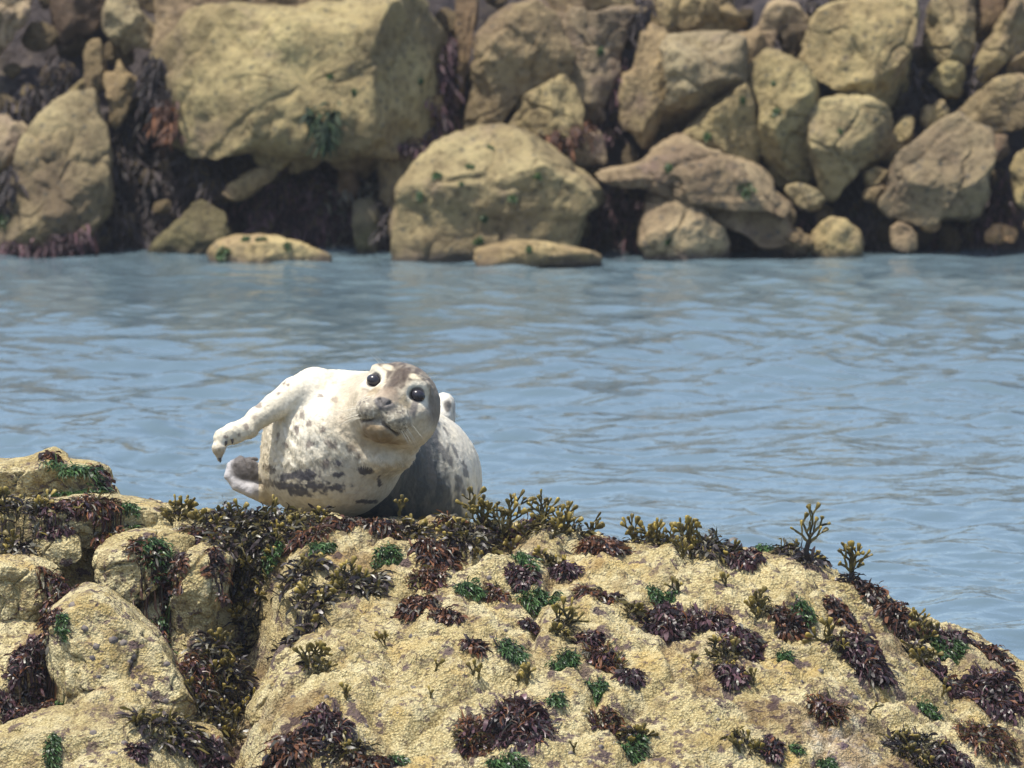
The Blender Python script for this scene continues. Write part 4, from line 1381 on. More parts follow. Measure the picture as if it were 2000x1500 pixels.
class Ribbons:
    def __init__(self):
        self.V, self.F, self.C = [], [], []
        self.chunks = []

    def add(self, pts, widths, sides, cols):
        b = len(self.V)
        for p, w, s, c in zip(pts, widths, sides, cols):
            self.V += [p - s * (w * .5), p + s * (w * .5)]
            self.C += [c, c]
        for i in range(len(pts) - 1):
            a = b + 2 * i
            self.F.append((a, a + 1, a + 3, a + 2))

    def add_many(self, P, W, S_, C):
        """P (n,s,3) centre lines, W (n,s) widths, S_ (n,s,3) sides, C (n,s,3) colours"""
        n, s, _ = P.shape
        h = S_ * (W * .5)[..., None]
        V = np.stack([P - h, P + h], 2).reshape(-1, 3)
        Cc = np.repeat(C.reshape(-1, 3), 2, 0)
        a = (np.arange(n)[:, None] * 2 * s + 2 * np.arange(s - 1)[None]).ravel()
        self.chunks.append((V, np.stack([a, a + 1, a + 3, a + 2], -1), Cc))

    def blob(self, p, d, L, r, c, c2):
        """swollen frond tip: a short spindle of six sides"""
        b = len(self.V)
        s1 = np.cross(d, (math.sin(37 * p[0] + 91 * p[2]), -1.0, math.cos(53 * p[0])))
        s1 = s1 / (np.linalg.norm(s1) + 1e-9)
        s2 = np.cross(d, s1)
        prof = ((0.0, .4), (.3, .7), (.65, 1.0), (.9, .95), (1.0, .45))
        for t, k in prof:
            for j in range(6):
                a = j * math.pi / 3
                self.V.append(p + d * (L * t) + (r * k) * (math.cos(a) * s1 + .42 * math.sin(a) * s2))
                self.C.append(c * (1 - t) + c2 * t)
        for i in range(len(prof) - 1):
            for j in range(6):
                self.F.append((b + 6 * i + j, b + 6 * i + (j + 1) % 6, b + 6 * i + 6 + (j + 1) % 6, b + 6 * i + 6 + j))

    def build(self, name, mat, org, **kw):
        Vs, Fs, Cs, n = [], [], [], 0
        for V, F, C in ([(np.array(self.V), np.array(self.F), np.array(self.C))] if self.V else []) + self.chunks:
            Vs.append(V)
            Fs.append(F + n)
            Cs.append(C)
            n += len(V)
        me = mesh_from(name, np.concatenate(Vs) - org, np.concatenate(Fs))
        set_colour(me, np.concatenate(Cs))
        return link(name, me, mat, org if kw.get('parent') is None else (0, 0, 0), **kw)


PURPLE = (np.array([0.020, 0.010, 0.012]), np.array([0.115, 0.058, 0.066]))
RUST = (np.array([0.034, 0.014, 0.009]), np.array([0.20, 0.085, 0.036]))
GREEN = (np.array([0.016, 0.042, 0.013]), np.array([0.095, 0.175, 0.055]))
OLIVE = (np.array([0.028, 0.024, 0.010]), np.array([0.150, 0.120, 0.030]))
GREY = (np.array([0.045, 0.042, 0.034]), np.array([0.20, 0.185, 0.135]))
DARK = (np.array([0.013, 0.010, 0.010]), np.array([0.060, 0.044, 0.042]))
TIP = (np.array([0.085, 0.066, 0.018]), np.array([0.34, 0.25, 0.050]))


def lerp_pal(pal, t):
    return pal[0] + (pal[1] - pal[0]) * t


def norm_rows(a):
    return a / (np.linalg.norm(a, axis=-1, keepdims=True) + 1e-9)


def fronds(rb, org, rx, ry, n, L, wid, pal, rng, up=0.8, sag=0.45, flow=None, height=0.02, segs=5, wander=0.22):
    """leafy fronds rooted in an ellipse on the rock, arching over and draping down the surface"""
    a = rng.uniform(0, 2 * math.pi, n)
    q = np.sqrt(rng.uniform(0, 1, n)) * 0.8
    x, y = org[0] + rx * q * np.cos(a), org[1] + ry * q * np.sin(a)
    z = np.array([drop(BVH_NEAR, u, v, org[2] + .25) for u, v in zip(x, y)])
    z = np.where(z < org[2] - .16, org[2] - .03, z)
    out = np.stack([np.cos(a), np.sin(a), 0 * a], -1) * q[:, None] * 1.3 + rng.normal(0, .5, (n, 3)) * np.array([1, 1, 0])
    if flow is not None:
        out = .45 * out + flow
    d = norm_rows(out * .6 + np.stack([0 * a, 0 * a, up * rng.uniform(.2, 1.3, n)], -1))
    p = np.stack([x, y, z + rng.uniform(0, 1, n) * height * (1 - q)], -1)
    ll = L * rng.uniform(.4, 1.3, n) / (segs - 1)
    ww = wid * rng.uniform(.4, 1.5, n)
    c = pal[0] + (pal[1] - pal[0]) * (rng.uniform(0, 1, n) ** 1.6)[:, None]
    side = norm_rows(np.cross(d, rng.normal(size=(n, 3))))
    PP, WW, SS, CC = [], [], [], []
    for k in range(segs):
        f = k / (segs - 1)
        g = np.array([drop(BVH_NEAR, u[0], u[1], u[2] + .06) for u in p])
        low = (p[:, 2] < g + .003) & (g < org[2] + .2)
        p[low, 2] = g[low] + rng.uniform(.001, .008, n)[low]
        PP.append(p.copy())
        WW.append(ww * (.5 + 1.0 * f) * (1 - .7 * max(0, f - .7) / .3) * rng.uniform(.6, 1.4, n))
        SS.append(side)
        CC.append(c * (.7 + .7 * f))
        p = p + d * ll[:, None]
        d = norm_rows(d + np.stack([rng.normal(0, wander, n), rng.normal(0, wander, n), -sag * rng.uniform(.4, 1.6, n)], -1))
        side = norm_rows(side - d * (side * d).sum(1, keepdims=True) + rng.normal(0, .25, (n, 3)))
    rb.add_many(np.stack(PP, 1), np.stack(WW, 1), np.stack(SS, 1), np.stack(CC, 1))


def wrack(rb, tips, p, d, L, w, depth, rng, pal, tipscale=1.0):
    """forking fronds that end in swollen tips"""
    side = unit(np.cross(d, unit(np.array([rng.normal(0, .5), -1.0, rng.normal(0, .4)]))))
    c = lerp_pal(pal, rng.uniform(0, .6) * (1 - .18 * depth))
    m = p + d * L * .5 + rng.normal(0, .07, 3) * L
    e = p + d * L
    rb.add([p, m, e], [w, w * 1.15, w], [side, side, side], [c, c * 1.15, c * 1.3])
    if depth == 0:
        tl, tr = rng.uniform(.009, .021) * tipscale, rng.uniform(.0035, .0080) * tipscale
        t = rng.uniform(0, 1)
        tips.blob(e - d * .003, d, tl, tr, lerp_pal(TIP, t * .5) * .75, lerp_pal(TIP, t))
        return
    for sg in (-1, 1):
        if rng.uniform() < .12:
            continue
        ang = sg * rng.uniform(.25, .62)
        d2 = unit(d * math.cos(ang) + side * math.sin(ang) + rng.normal(0, .16, 3) + np.array([0, 0, .10]))
        wrack(rb, tips, e, d2, L * rng.uniform(.68, .98), w * .86, depth - 1, rng, pal, tipscale)


# kind, px, py, width, height (photograph pixels), label.  R red/purple, B brown, G green, O olive wrack, M mixed wrack over dark weed, S single sprig
CL = [
    # skyline, left of the seal
    ('O', 345, 1000, 60, 55, 'olive weed tuft on the skyline nearest the flat barnacled rock'),
    ('M', 440, 1005, 120, 85, 'bushy olive-brown wrack in front of the seal\'s lower flipper'),
    ('M', 530, 1020, 150, 80, 'broad dark wrack bed under the seal\'s spotted chest'),
    ('M', 605, 1015, 110, 70, 'thick wrack tuft touching the seal\'s belly'),
    ('B', 400, 1045, 120, 50, 'brown straggly weed spreading over the egg shaped rock'),
    ('B', 600, 1050, 120, 45, 'thin rusty weed on bare rock below the seal\'s chest'),
    ('R', 672, 1022, 100, 34, 'low dark weed mat in the shadow under the seal\'s belly'),
    ('R', 745, 1024, 90, 30, 'low dark weed mat in the shadow under the seal\'s flank'),
    ('B', 880, 1022, 80, 30, 'thin dark weed at the foot of the seal\'s rump'),
    # skyline, right of the seal
    ('M', 800, 1035, 90, 60, 'yellow-tipped wrack under the seal\'s shaded flank'),
    ('R', 850, 1075, 120, 100, 'purple weed clump hanging below the yellow-tipped wrack'),
    ('M', 920, 1040, 110, 75, 'olive wrack mixed with green just right of the seal'),
    ('O', 975, 1000, 95, 105, 'tall bushy wrack with crowded round tips beside the seal\'s rump'),
    ('R', 1010, 1045, 120, 40, 'flat purple weed trailing along the crest by the tall wrack'),
    ('O', 1055, 1015, 80, 80, 'wrack with curved stems leaning over the water'),
    ('O', 1120, 1015, 80, 70, 'wrack with three upright paddle tips above purple weed'),
    ('R', 1180, 1060, 120, 75, 'dark purple weed heap on the crest below upright wrack tips'),
    ('O', 1250, 1050, 70, 50, 'short yellowish wrack row on the skyline'),
    ('O', 1300, 1050, 60, 55, 'grey-tipped wrack pair on the skyline'),
    ('O', 1335, 1055, 40, 75, 'thin twiggy wrack stalk sticking up from the crest'),
    ('M', 1390, 1060, 110, 60, 'low grey-green wrack bank along the crest'),
    ('R', 1450, 1085, 90, 70, 'dark weed spilling over the rounded crest edge'),
    ('G', 1495, 1068, 60, 30, 'small dark green cushion on the crest'),
    ('M', 1560, 1075, 110, 60, 'dark mound of weed at the foot of the tallest wrack stalk'),
    ('T', 1578, 1075, 70, 100, 'tallest wrack stalk, one thick stem with clustered knobs against the water'),
    ('T', 1662, 1125, 75, 75, 'forked wrack candelabra at the corner of the crest'),
    ('R', 1700, 1150, 70, 60, 'rust and purple weed under the forked wrack'),
    ('R', 1760, 1195, 110, 70, 'purple weed strip on the falling rock edge'),
    ('O', 1800, 1225, 80, 50, 'olive wrack on the falling rock edge'),
    ('R', 1850, 1245, 110, 50, 'reddish weed fringe low on the falling rock edge'),
    ('R', 1940, 1275, 110, 50, 'feathery purple fringe where the edge meets the water'),
    # face of the ledge, middle
    ('G', 755, 1085, 75, 50, 'bright green tuft between two purple clumps below the seal'),
    ('M', 705, 1130, 115, 75, 'bushy grey-green weed ball on the rock shelf'),
    ('G', 625, 1065, 70, 35, 'green patch on the rock below the seal\'s chest'),
    ('G', 530, 1085, 60, 30, 'pale green smear on the rock rim over the gully'),
    ('B', 835, 1130, 90, 55, 'rusty brown weed clump above the dark purple one'),
    ('R', 815, 1180, 100, 65, 'dark purple clump with a tail trailing down the rock'),
    ('R', 875, 1200, 70, 45, 'purple tail of weed dragging down bare rock'),
    ('G', 915, 1142, 80, 36, 'grey-green hump of weed beside the rusty clump'),
    ('G', 1025, 1093, 75, 26, 'low green strip above the peaked purple clump'),
    ('R', 1020, 1128, 75, 60, 'peaked purple clump sandwiched between two green strips'),
    ('O', 1075, 1100, 60, 45, 'yellow wrack tuft beside the low green strip'),
    ('R', 1105, 1105, 65, 45, 'small purple-black clump next to the yellow wrack tuft'),
    ('B', 970, 1160, 55, 45, 'small brown leafy weed at the end of the green strip'),
    ('G', 1050, 1168, 120, 38, 'long bright green strip of weed below the peaked purple clump'),
    ('B', 1170, 1165, 115, 45, 'dark curled brown weed lying flat beside the green strip'),
    ('O', 1104, 1225, 42, 60, 'upright yellow wrack with square tips standing alone'),
    ('R', 1150, 1250, 70, 28, 'purple streak of weed trailing from the square-tipped wrack'),
    ('G', 998, 1268, 80, 58, 'rounded bright green clump on open rock'),
    ('R', 928, 1265, 48, 34, 'small maroon tuft left of the rounded green clump'),
    ('R', 1032, 1220, 36, 28, 'tiny dark tuft above the rounded green clump'),
    ('G', 1100, 1290, 70, 44, 'grey-green flat weed beside the red spiky clump'),
    ('B', 1178, 1285, 90, 40, 'red spiky weed with a purple apron'),
    ('R', 1230, 1320, 60, 45, 'purple apron of weed drooping from the red spiky clump'),
    ('G', 1165, 1345, 50, 48, 'dull green clump below the red spiky weed'),
    ('G', 1085, 1367, 46, 26, 'bright little green tuft at the big maroon clump\'s shoulder'),
    ('R', 1015, 1400, 165, 150, 'biggest maroon clump, shaggy and dome shaped on open rock'),
    ('B', 925, 1440, 90, 70, 'thin brown weed fringe beside the biggest maroon clump'),
    ('G', 1236, 1465, 72, 50, 'dark green cushion with yellow tips low on the rock'),
    ('O', 1236, 1435, 50, 26, 'yellow wrack tips crowning the dark green cushion'),
    ('B', 1190, 1415, 100, 36, 'thin red-brown and green weed strip above the green cushion'),
    ('G', 990, 1492, 110, 30, 'green mat at the rock foot below the biggest maroon clump'),
    # ledge, right
    ('G', 1290, 1172, 75, 36, 'green tuft on top of the maroon clump by the rock step'),
    ('R', 1300, 1212, 125, 65, 'maroon clump under a green tuft at the rock step'),
    ('O', 1240, 1195, 40, 36, 'two small wrack tips at the maroon clump\'s edge by the step'),
    ('R', 1385, 1215, 110, 35, 'low dark weed filling the rock step'),
    ('R', 1450, 1245, 100, 80, 'purple-grey clump hanging over the rock step'),
    ('O', 1415, 1290, 70, 50, 'olive wrack bunch below the purple-grey hanging clump'),
    ('R', 1430, 1315, 80, 45, 'dark purple foot of the olive wrack bunch'),
    ('G', 1530, 1280, 36, 36, 'small vivid green tuft right of the purple-grey clump'),
    ('R', 1545, 1205, 90, 55, 'purple rounded clump beside the flat green sheet'),
    ('G', 1562, 1183, 80, 34, 'flat green sheet of weed lying on a purple clump'),
    ('O', 1490, 1180, 40, 50, 'thin olive sprig left of the purple rounded clump'),
    ('R', 1648, 1205, 90, 48, 'combed purple clump along the rock step\'s end'),
    ('R', 1690, 1275, 145, 85, 'spread maroon clump with fern-like olive ends'),
    ('O', 1635, 1250, 50, 60, 'olive-brown blade tuft left of the spread maroon clump'),
    ('G', 1850, 1270, 100, 50, 'green strand of weed slanting near the falling edge'),
    ('O', 1795, 1265, 50, 70, 'yellow wrack beside the slanting green strand'),
    ('R', 1945, 1335, 140, 120, 'large purple weed bank at the outer rock corner'),
    ('R', 1850, 1330, 90, 60, 'dim purple weed patch before the large purple bank'),
    ('B', 1925, 1430, 140, 120, 'rusty red feathery bank low at the outer corner'),
    ('G', 1812, 1387, 56, 36, 'oval green tuft below the dim purple patch'),
    ('M', 1790, 1465, 120, 80, 'olive and maroon wrack clump low on the rock'),
    ('R', 1860, 1480, 90, 60, 'grey-purple clump beside the low olive and maroon wrack'),
    ('B', 1615, 1385, 90, 45, 'faint brown weed tuft on open rock'),
    ('O', 1455, 1452, 75, 40, 'brown-olive sprawl beside a black weed lump'),
    ('R', 1508, 1458, 46, 46, 'black weed lump next to a brown-olive sprawl'),
    ('G', 1553, 1462, 32, 20, 'small dull green button beside the black weed lump'),
    ('G', 1612, 1488, 44, 36, 'green tuft at the edge of the white guano patch'),
    # left boulders and gully
    ('G', 145, 948, 175, 48, 'long dark green band draped across the knobbly outcrop'),
    ('R', 195, 925, 50, 60, 'dark weed crust on the outcrop\'s shoulder'),
    ('R', 100, 893, 36, 16, 'black weed cap on the peak of the outcrop'),
    ('M', 35, 1020, 140, 120, 'big dark bushy wrack heap on the flat rock'),
    ('R', 110, 1025, 90, 50, 'purple weed sheet beside the big dark wrack heap'),
    ('B', 205, 1030, 90, 50, 'red-brown weed knot in the middle of the flat rock'),
    ('G', 252, 1018, 46, 22, 'tiny green cushion right of the red-brown knot'),
    ('B', 175, 1110, 150, 60, 'stringy brown weed filling the cleft between rocks'),
    ('B', 110, 1160, 90, 70, 'reddish dark weed along the squat rock\'s side'),
    ('G', 305, 1130, 95, 105, 'hanging green weed curtain between two rounded rocks'),
    ('B', 290, 1190, 90, 80, 'olive-brown straps hanging beneath the green curtain'),
    ('R', 335, 1235, 70, 60, 'dark weed wedged along the upper right side of the wedge shaped boulder'),
    ('B', 385, 1300, 80, 80, 'rusty dark weed between the wedge shaped boulder and the gully'),
    ('M', 405, 1380, 90, 80, 'dark wrack in the gully foot beside the wedge shaped boulder'),
    ('R', 95, 1290, 36, 120, 'thin dark weed strip down the wedge shaped boulder\'s shaded side'),
    ('R', 425, 1130, 50, 70, 'dark drooping weed on the egg shaped rock'),
    ('M', 480, 1120, 150, 70, 'olive wrack at the head of the gully'),
    ('M', 590, 1115, 110, 50, 'dark wrack row under the shelf\'s pale rim'),
    ('M', 450, 1190, 140, 80, 'pale olive wrack fan inside the gully'),
    ('M', 600, 1205, 130, 70, 'brown wrack on the gully\'s shaded wall'),
    ('M', 430, 1260, 120, 80, 'green-olive wrack halfway down the gully'),
    ('M', 450, 1330, 110, 80, 'dark weed in the gully beside the rock hump'),
    ('O', 610, 1285, 50, 60, 'single olive frond clump on top of the rock hump'),
    ('R', 640, 1400, 110, 110, 'glossy purple weed hanging from the rock hump'),
    ('M', 670, 1465, 110, 60, 'pale olive tips under the glossy purple weed'),
    ('O', 450, 1432, 60, 45, 'bright yellow wrack tuft at the gully\'s mouth'),
    ('R', 545, 1475, 190, 70, 'dark red weed mass at the gully\'s mouth'),
    ('M', 330, 1415, 180, 50, 'dark olive weed drape under the wedge shaped boulder'),
    ('R', 372, 1445, 60, 60, 'grey-purple tail of the dark olive drape'),
    ('R', 270, 1460, 36, 60, 'purple strap lying on the broad rock'),
    ('R', 430, 1490, 90, 50, 'maroon tuft beside the broad rock'),
    ('G', 100, 1470, 40, 60, 'green tongue of weed on the broad rock\'s face'),
    ('G', 118, 1250, 26, 44, 'small green tongue on the wedge shaped boulder'),
    ('R', 60, 1330, 110, 110, 'dull purple weed over the dim rock'),
    ('R', 30, 1390, 90, 50, 'dark weed under the dim rock'),
    ('R', 715, 1492, 120, 44, 'crimson weed mound at the rock foot'),
    ('G', 775, 1480, 50, 40, 'dull green tuft beside the crimson mound'),
]


def incid(n):
    return 0.5


def place_clump(k, kind, px, py, w, h, label, group='seaweed clumps on the near rocks'):
    rng = np.random.default_rng(1000 + k)
    if kind in 'RBG':
        w, h = w * .86, h * .9
    p, n = hit(BVH_NEAR, px, py + h * .18)
    org = np.array(p)
    sc = FOC / org[1]
    rx = .5 * w / sc
    ry = max(.5 * h / sc / 0.75, .010)
    org = org - np.array([0, 0, 0.004])
    area = (w * h) / 6000.0
    rb, tips = Ribbons(), Ribbons()
    name = 'seaweed_clump'
    if kind in 'RB':
        pal = PURPLE if kind == 'R' else RUST
        if kind == 'R' and rng.uniform() < .35:
            pal = (PURPLE[0], RUST[1] * .8)
        nf = int(min(620, 70 + 230 * area))
        lt = .020 + .27 * rx
        fronds(rb, org, rx * .95, ry * .95, nf, lt, .0060 if kind == 'R' else .0034, pal, rng, up=.42, height=.010 + .14 * rx, sag=.85, wander=.5)
        fronds(rb, org, rx * .85, ry * .85, nf // 2, lt * .8, .0075, DARK if kind == 'R' else PURPLE, rng, up=.3, height=.008 + .10 * rx, sag=.6, wander=.4)
        fronds(rb, org, rx * .9, ry * .9, nf // 5, lt, .0042, (GREY[0], GREY[1] * .8), rng, up=.5, height=.012 + .17 * rx, sag=.7, wander=.4)
        fronds(rb, org, rx * 1.25, ry * 1.2, nf // 6, lt * .6, .0032, pal, rng, up=.2, height=.002, sag=.7, wander=.5)
        fronds(rb, org, rx * .8, ry * .8, nf // 8, lt * 1.1, .0036, RUST, rng, up=.8, height=.012 + .17 * rx, sag=.5, wander=.4)
        if kind == 'B':
            fronds(rb, org, rx, ry, nf // 3, lt, .0032, OLIVE, rng, up=.5, wander=.4)
        name = 'red_seaweed_clump'
    elif kind == 'G':
        fl = np.array([.35, -.75, -.1])
        nf = int(min(700, 120 + 330 * area))
        fronds(rb, org, rx * .95, ry * .95, nf, .016 + .16 * rx, .0024, GREEN, rng, up=.38, height=.006 + .12 * min(rx, ry), flow=fl, sag=.6, segs=4, wander=.4)
        fronds(rb, org, rx * .9, ry * .9, nf // 3, .016 + .14 * rx, .0045, (GREEN[0] * .6, GREEN[1] * .5), rng, up=.25, height=.004, flow=fl, segs=4, sag=.6)
        fronds(rb, org, rx * 1.2, ry * 1.2, nf // 6, .012 + .1 * rx, .0022, GREEN, rng, up=.15, height=.002, flow=fl, segs=4, sag=.6)
        fronds(rb, org, rx, ry, nf // 8, .016 + .14 * rx, .003, DARK, rng, up=.3, height=.004, segs=4)
        name = 'green_seaweed_clump'
    else:
        name = 'wrack_clump'
        H = h / sc
        if kind == 'M':
            nf = int(min(300, 45 + 85 * area))
            lt = .024 + .24 * rx
            fronds(rb, org, rx * .95, ry * .95, nf, lt, .0055, DARK, rng, up=.6, height=.012, wander=.4)
            fronds(rb, org, rx * .95, ry * .95, nf // 2, lt, .0048, OLIVE, rng, up=.9, height=.018, wander=.35)
            fronds(rb, org, rx * .95, ry * .95, nf // 3, lt, .0048, GREY, rng, up=.7, height=.018, wander=.4)
        elif kind == 'O':
            nf = int(min(120, 24 + 50 * area))
            fronds(rb, org, rx * .8, ry * .7, nf, .024 + .18 * rx, .005, OLIVE, rng, up=.8, wander=.35)
            fronds(rb, org, rx * .8, ry * .7, nf // 2, .02 + .18 * rx, .005, DARK, rng, up=.5, wander=.35)
        if kind == 'T':
            fronds(rb, org, rx * .5, ry * .3, 60, .03, .005, DARK, rng, up=.7)
            s = org + np.array([0, 0, 0])
            d = unit((0.05, 0, 1))
            L = H * .42
            e = s + d * L
            wrack(rb, tips, s, d, L, .011, 0, rng, DARK, .01)
            for ang, dep, f in ((-.75, 1, .20), (-.2, 2, .24), (.12, 3, .22), (.45, 2, .24), (.85, 1, .2)):
                q = s + d * L * rng.uniform(.72, 1.0)
                dd = unit((math.sin(ang), rng.normal(0, .25), math.cos(ang)))
                wrack(rb, tips, q, dd, H * f, .0065, dep, rng, OLIVE, .95)
        else:
            stems = int(min(11, 2 + 3.5 * area)) if kind == 'M' else int(min(11, 3 + 5 * area))
            for i in range(stems):
                a, q = rng.uniform(0, 6.28), math.sqrt(rng.uniform()) * .85
                x, y = org[0] + rx * q * math.cos(a), org[1] + ry * q * math.sin(a)
                z = drop(BVH_NEAR, x, y, org[2] + .2)
                if abs(z - org[2]) > .10:
                    z = org[2]
                hh = (.5 if kind == 'M' else .9) * H * rng.uniform(.4, 1.15) * (1 - .3 * q)
                hh = min(max(hh, .022), .11)
                dep = 2 if hh < .05 else 3
                d = unit((.55 * q * math.cos(a) + rng.normal(0, .22), .4 * q * math.sin(a) + rng.normal(0, .25) - .15, 1.0))
                wrack(rb, tips, np.array([x, y, z - .004]), d, hh / (1 + .75 * dep), .0062, dep, rng, OLIVE)
    o = rb.build(name, WEED, org, label=label, cat='seaweed', group=group)
    if tips.V:
        tips.build('swollen_tips', WEED_TIP, org, parent=o, kind='stuff')
    return o


for k, (kind, px, py, w, h, lab) in enumerate(CL):
    place_clump(k, kind, px, py, w, h, lab)

# lone sprigs that only their place tells apart
SPRIG = 'tiny lone yellow-olive wrack sprig growing from bare barnacled rock'
for k, (px, py) in enumerate(((755, 1262), (935, 1325), (922, 1318), (850, 1312), (845, 1365), (1325, 1155), (1422, 1150), (780, 1006), (1030, 1335), (1012, 1340), (1385, 1060), (920, 1090), (1700, 1395), (1480, 1340), (1840, 1360), (676, 1365), (1330, 1090), (1120, 1470), (1350, 1300))):
    rng = np.random.default_rng(5000 + k)
    p, n = hit(BVH_NEAR, px, py)
    org = np.array(p) - np.array([0, 0, .003])
    rb, tips = Ribbons(), Ribbons()
    for i in range(rng.integers(1, 4)):
        wrack(rb, tips, org + rng.normal(0, .003, 3) * (1, 1, 0), unit((rng.normal(0, .35), rng.normal(-.1, .2), 1)), rng.uniform(.010, .017), .005, int(rng.integers(1, 3)), rng, OLIVE, .85)
    o = rb.build('wrack_sprig', WEED, org, label=SPRIG, cat='seaweed', group='lone wrack sprigs on the ledge')
    tips.build('swollen_tips', WEED_TIP, org, parent=o, kind='stuff')

# limpets: ribbed cones
def limpet_mesh(seed):
    rng = np.random.default_rng(seed)
    V, n = [], 12
    for r, z in ((1.0, 0.0), (.82, .32), (.5, .62), (.16, .86)):
        for i in range(n):
            a = 2 * math.pi * i / n
            rr = r * (1 + (.09 if i % 2 else -.05)) * rng.uniform(.95, 1.05)
            V.append((rr * math.cos(a), rr * .86 * math.sin(a), z * .62))
    V.append((.06, 0, .57))
    F4 = grid_faces(n, 4, True)
    F3 = np.array([[36 + i, 36 + (i + 1) % n, 48] for i in range(n)])
    return mesh_from('limpet', np.array(V), [F4, F3])


LM, nt_, bs_ = new_mat('limpet_shell')
g_ = nt_.nodes.new('ShaderNodeNewGeometry')
nt_.links.new(ramp(nt_, noise(nt_, g_.outputs['Position'], 90.0, 3), [(.35, (.05, .042, .045)), (.65, (.17, .14, .115))]), bs_.inputs['Base Color'])
bs_.inputs['Roughness'].default_value = .8
LIMP = [limpet_mesh(s) for s in range(4)]
ON_BOULDER = [(186, 1262), (181, 1285), (253, 1291), (210, 1303), (270, 1340), (290, 1355), (323, 1368), (222, 1250), (165, 1228), (262, 1285), (193, 1322), (140, 1180), (325, 1297), (243, 1256)]
ON_BROAD = [(245, 1450), (293, 1460), (222, 1470), (110, 1442), (182, 1430), (355, 1472)]
r_ = np.random.default_rng(77)
OTHER = [(float(r_.uniform(520, 1900)), float(r_.uniform(1090, 1490))) for _ in range(70)]
for spots, lab, grp in ((ON_BOULDER, 'small dark limpet stuck to the large pale wedge shaped boulder', 'limpets on the wedge shaped boulder'),
                        (ON_BROAD, 'small dark limpet on the broad rock below the wedge shaped boulder', 'limpets on the broad rock'),
                        (OTHER, 'small grey-brown limpet on the open barnacled ledge', 'limpets on the ledge')):
    for k, (px, py) in enumerate(spots):
        p, n = hit(BVH_NEAR, px, py)
        if lab.startswith('small grey') and p.z > np.interp(p.x, _cx, _cz) - .02:
            continue
        s = r_.uniform(.0075, .0115) if grp != 'limpets on the ledge' else r_.uniform(.004, .0095)
        o = link('limpet', LIMP[k % 4], LM, p - n * .002, label=lab, cat='limpet', group=grp)
        o.scale = (s, s, s)
        q = n.to_track_quat('Z', 'Y')
        o.rotation_euler = (q @ Vector((0, 0, 1)).rotation_difference(Vector((0, 0, 1)))).to_euler()

# ------------------------------------------------------------------ weed on the far shore
FW = [
    ([(215, 250), (330, 200), (340, 260), (480, 300), (440, 380), (400, 400), (360, 460), (300, 500), (210, 490), (205, 380)], DARK, 620, 'huge black weed curtain beside the leaning far slab'),
    ([(60, 100), (160, 100), (165, 160), (110, 210), (40, 290), (0, 300), (0, 120)], DARK, 260, 'dark weed in the hollow behind the leaning far slab'),
    ([(835, 0), (885, 0), (895, 150), (880, 230), (860, 270), (845, 260), (850, 150), (830, 70)], PURPLE, 240, 'dark purple weed filling the tall vertical far crack'),
    ([(1215, 60), (1260, 40), (1240, 110), (1235, 240), (1260, 290), (1250, 330), (1180, 330), (1175, 240), (1200, 140)], PURPLE, 300, 'dark weed in the deep gap above the dome boulder'),
    ([(1130, 400), (1260, 355), (1280, 400), (1262, 505), (1130, 505), (1140, 440)], PURPLE, 380, 'shaggy purple weed mass between dome boulder and flat slab'),
    ([(480, 370), (560, 330), (650, 320), (700, 340), (690, 400), (680, 480), (560, 470), (420, 460), (440, 400)], PURPLE, 480, 'dark weed bank under the biggest far boulder'),
    ([(1770, 60), (1810, 50), (1810, 150), (1830, 200), (1790, 240), (1770, 230)], DARK, 200, 'dark weed in the cleft beside the big flat-faced block'),
    ([(1630, 370), (1690, 350), (1700, 420), (1720, 480), (1680, 480), (1640, 430), (1600, 420)], DARK, 220, 'dark weed under the pale rounded far boulder'),
    ([(1820, 425), (1900, 410), (1930, 380), (1960, 330), (1970, 400), (1990, 420), (1990, 470), (1830, 475), (1790, 440)], PURPLE, 320, 'dark weed hollow under the chunky five-sided boulder'),
    ([(740, 400), (790, 400), (788, 500), (740, 500)], DARK, 130, 'black weed strip left of the dome boulder'),
    ([(0, 330), (40, 320), (25, 400), (0, 430)], DARK, 80, 'dark weed behind the leaning far slab\'s left side'),
    ([(-10, 480), (200, 440), (220, 500), (-10, 508)], PURPLE, 220, 'dark weed skirt along the leaning far slab\'s foot'),
    ([(320, 195), (345, 200), (352, 265), (320, 250)], RUST, 90, 'wine red weed tuft at the biggest far boulder\'s lower corner'),
    ([(595, 205), (612, 222), (640, 236), (648, 205), (656, 232), (648, 285), (634, 275), (628, 245), (605, 228)], (GREEN[0] * .5, GREEN[1] * .3), 120, 'dark green weed in the biggest far boulder\'s forked crack'),
    ([(1525, 395), (1600, 420), (1590, 450), (1545, 450)], PURPLE, 90, 'dark weed beside the low stones at the far waterline'),
    ([(1410, 425), (1480, 475), (1540, 480), (1540, 495), (1420, 500)], DARK, 120, 'dark gap weed under the yellowish sloping far stone'),
    ([(1060, 270), (1110, 250), (1170, 240), (1160, 260), (1090, 285)], RUST, 70, 'reddish weed streak under the wedge shaped far rock'),
    ([(775, 280), (840, 270), (880, 290), (850, 305), (780, 295)], PURPLE, 80, 'dark weed line over the blocky far stone'),
    ([(1240, 0), (1290, 0), (1270, 40), (1250, 70), (1225, 60)], DARK, 60, 'dark weed at the top of the deep gap'),
    ([(1430, 0), (1600, 0), (1590, 45), (1520, 15), (1470, 45), (1440, 60)], DARK, 150, 'dark weed on top of the far shore beside the flat-faced block'),
    ([(265, 240), (340, 200), (320, 120), (300, 100), (280, 150)], DARK, 130, 'dark weed left of the biggest far boulder'),
    ([(1890, 170), (1920, 120), (1900, 200), (1860, 235), (1850, 225)], DARK, 80, 'thin dark weed line in the slanting far crack'),
    ([(630, 380), (740, 330), (745, 500), (640, 500)], GREY, 140, 'grey-green wet weed left of the dome boulder'),
]


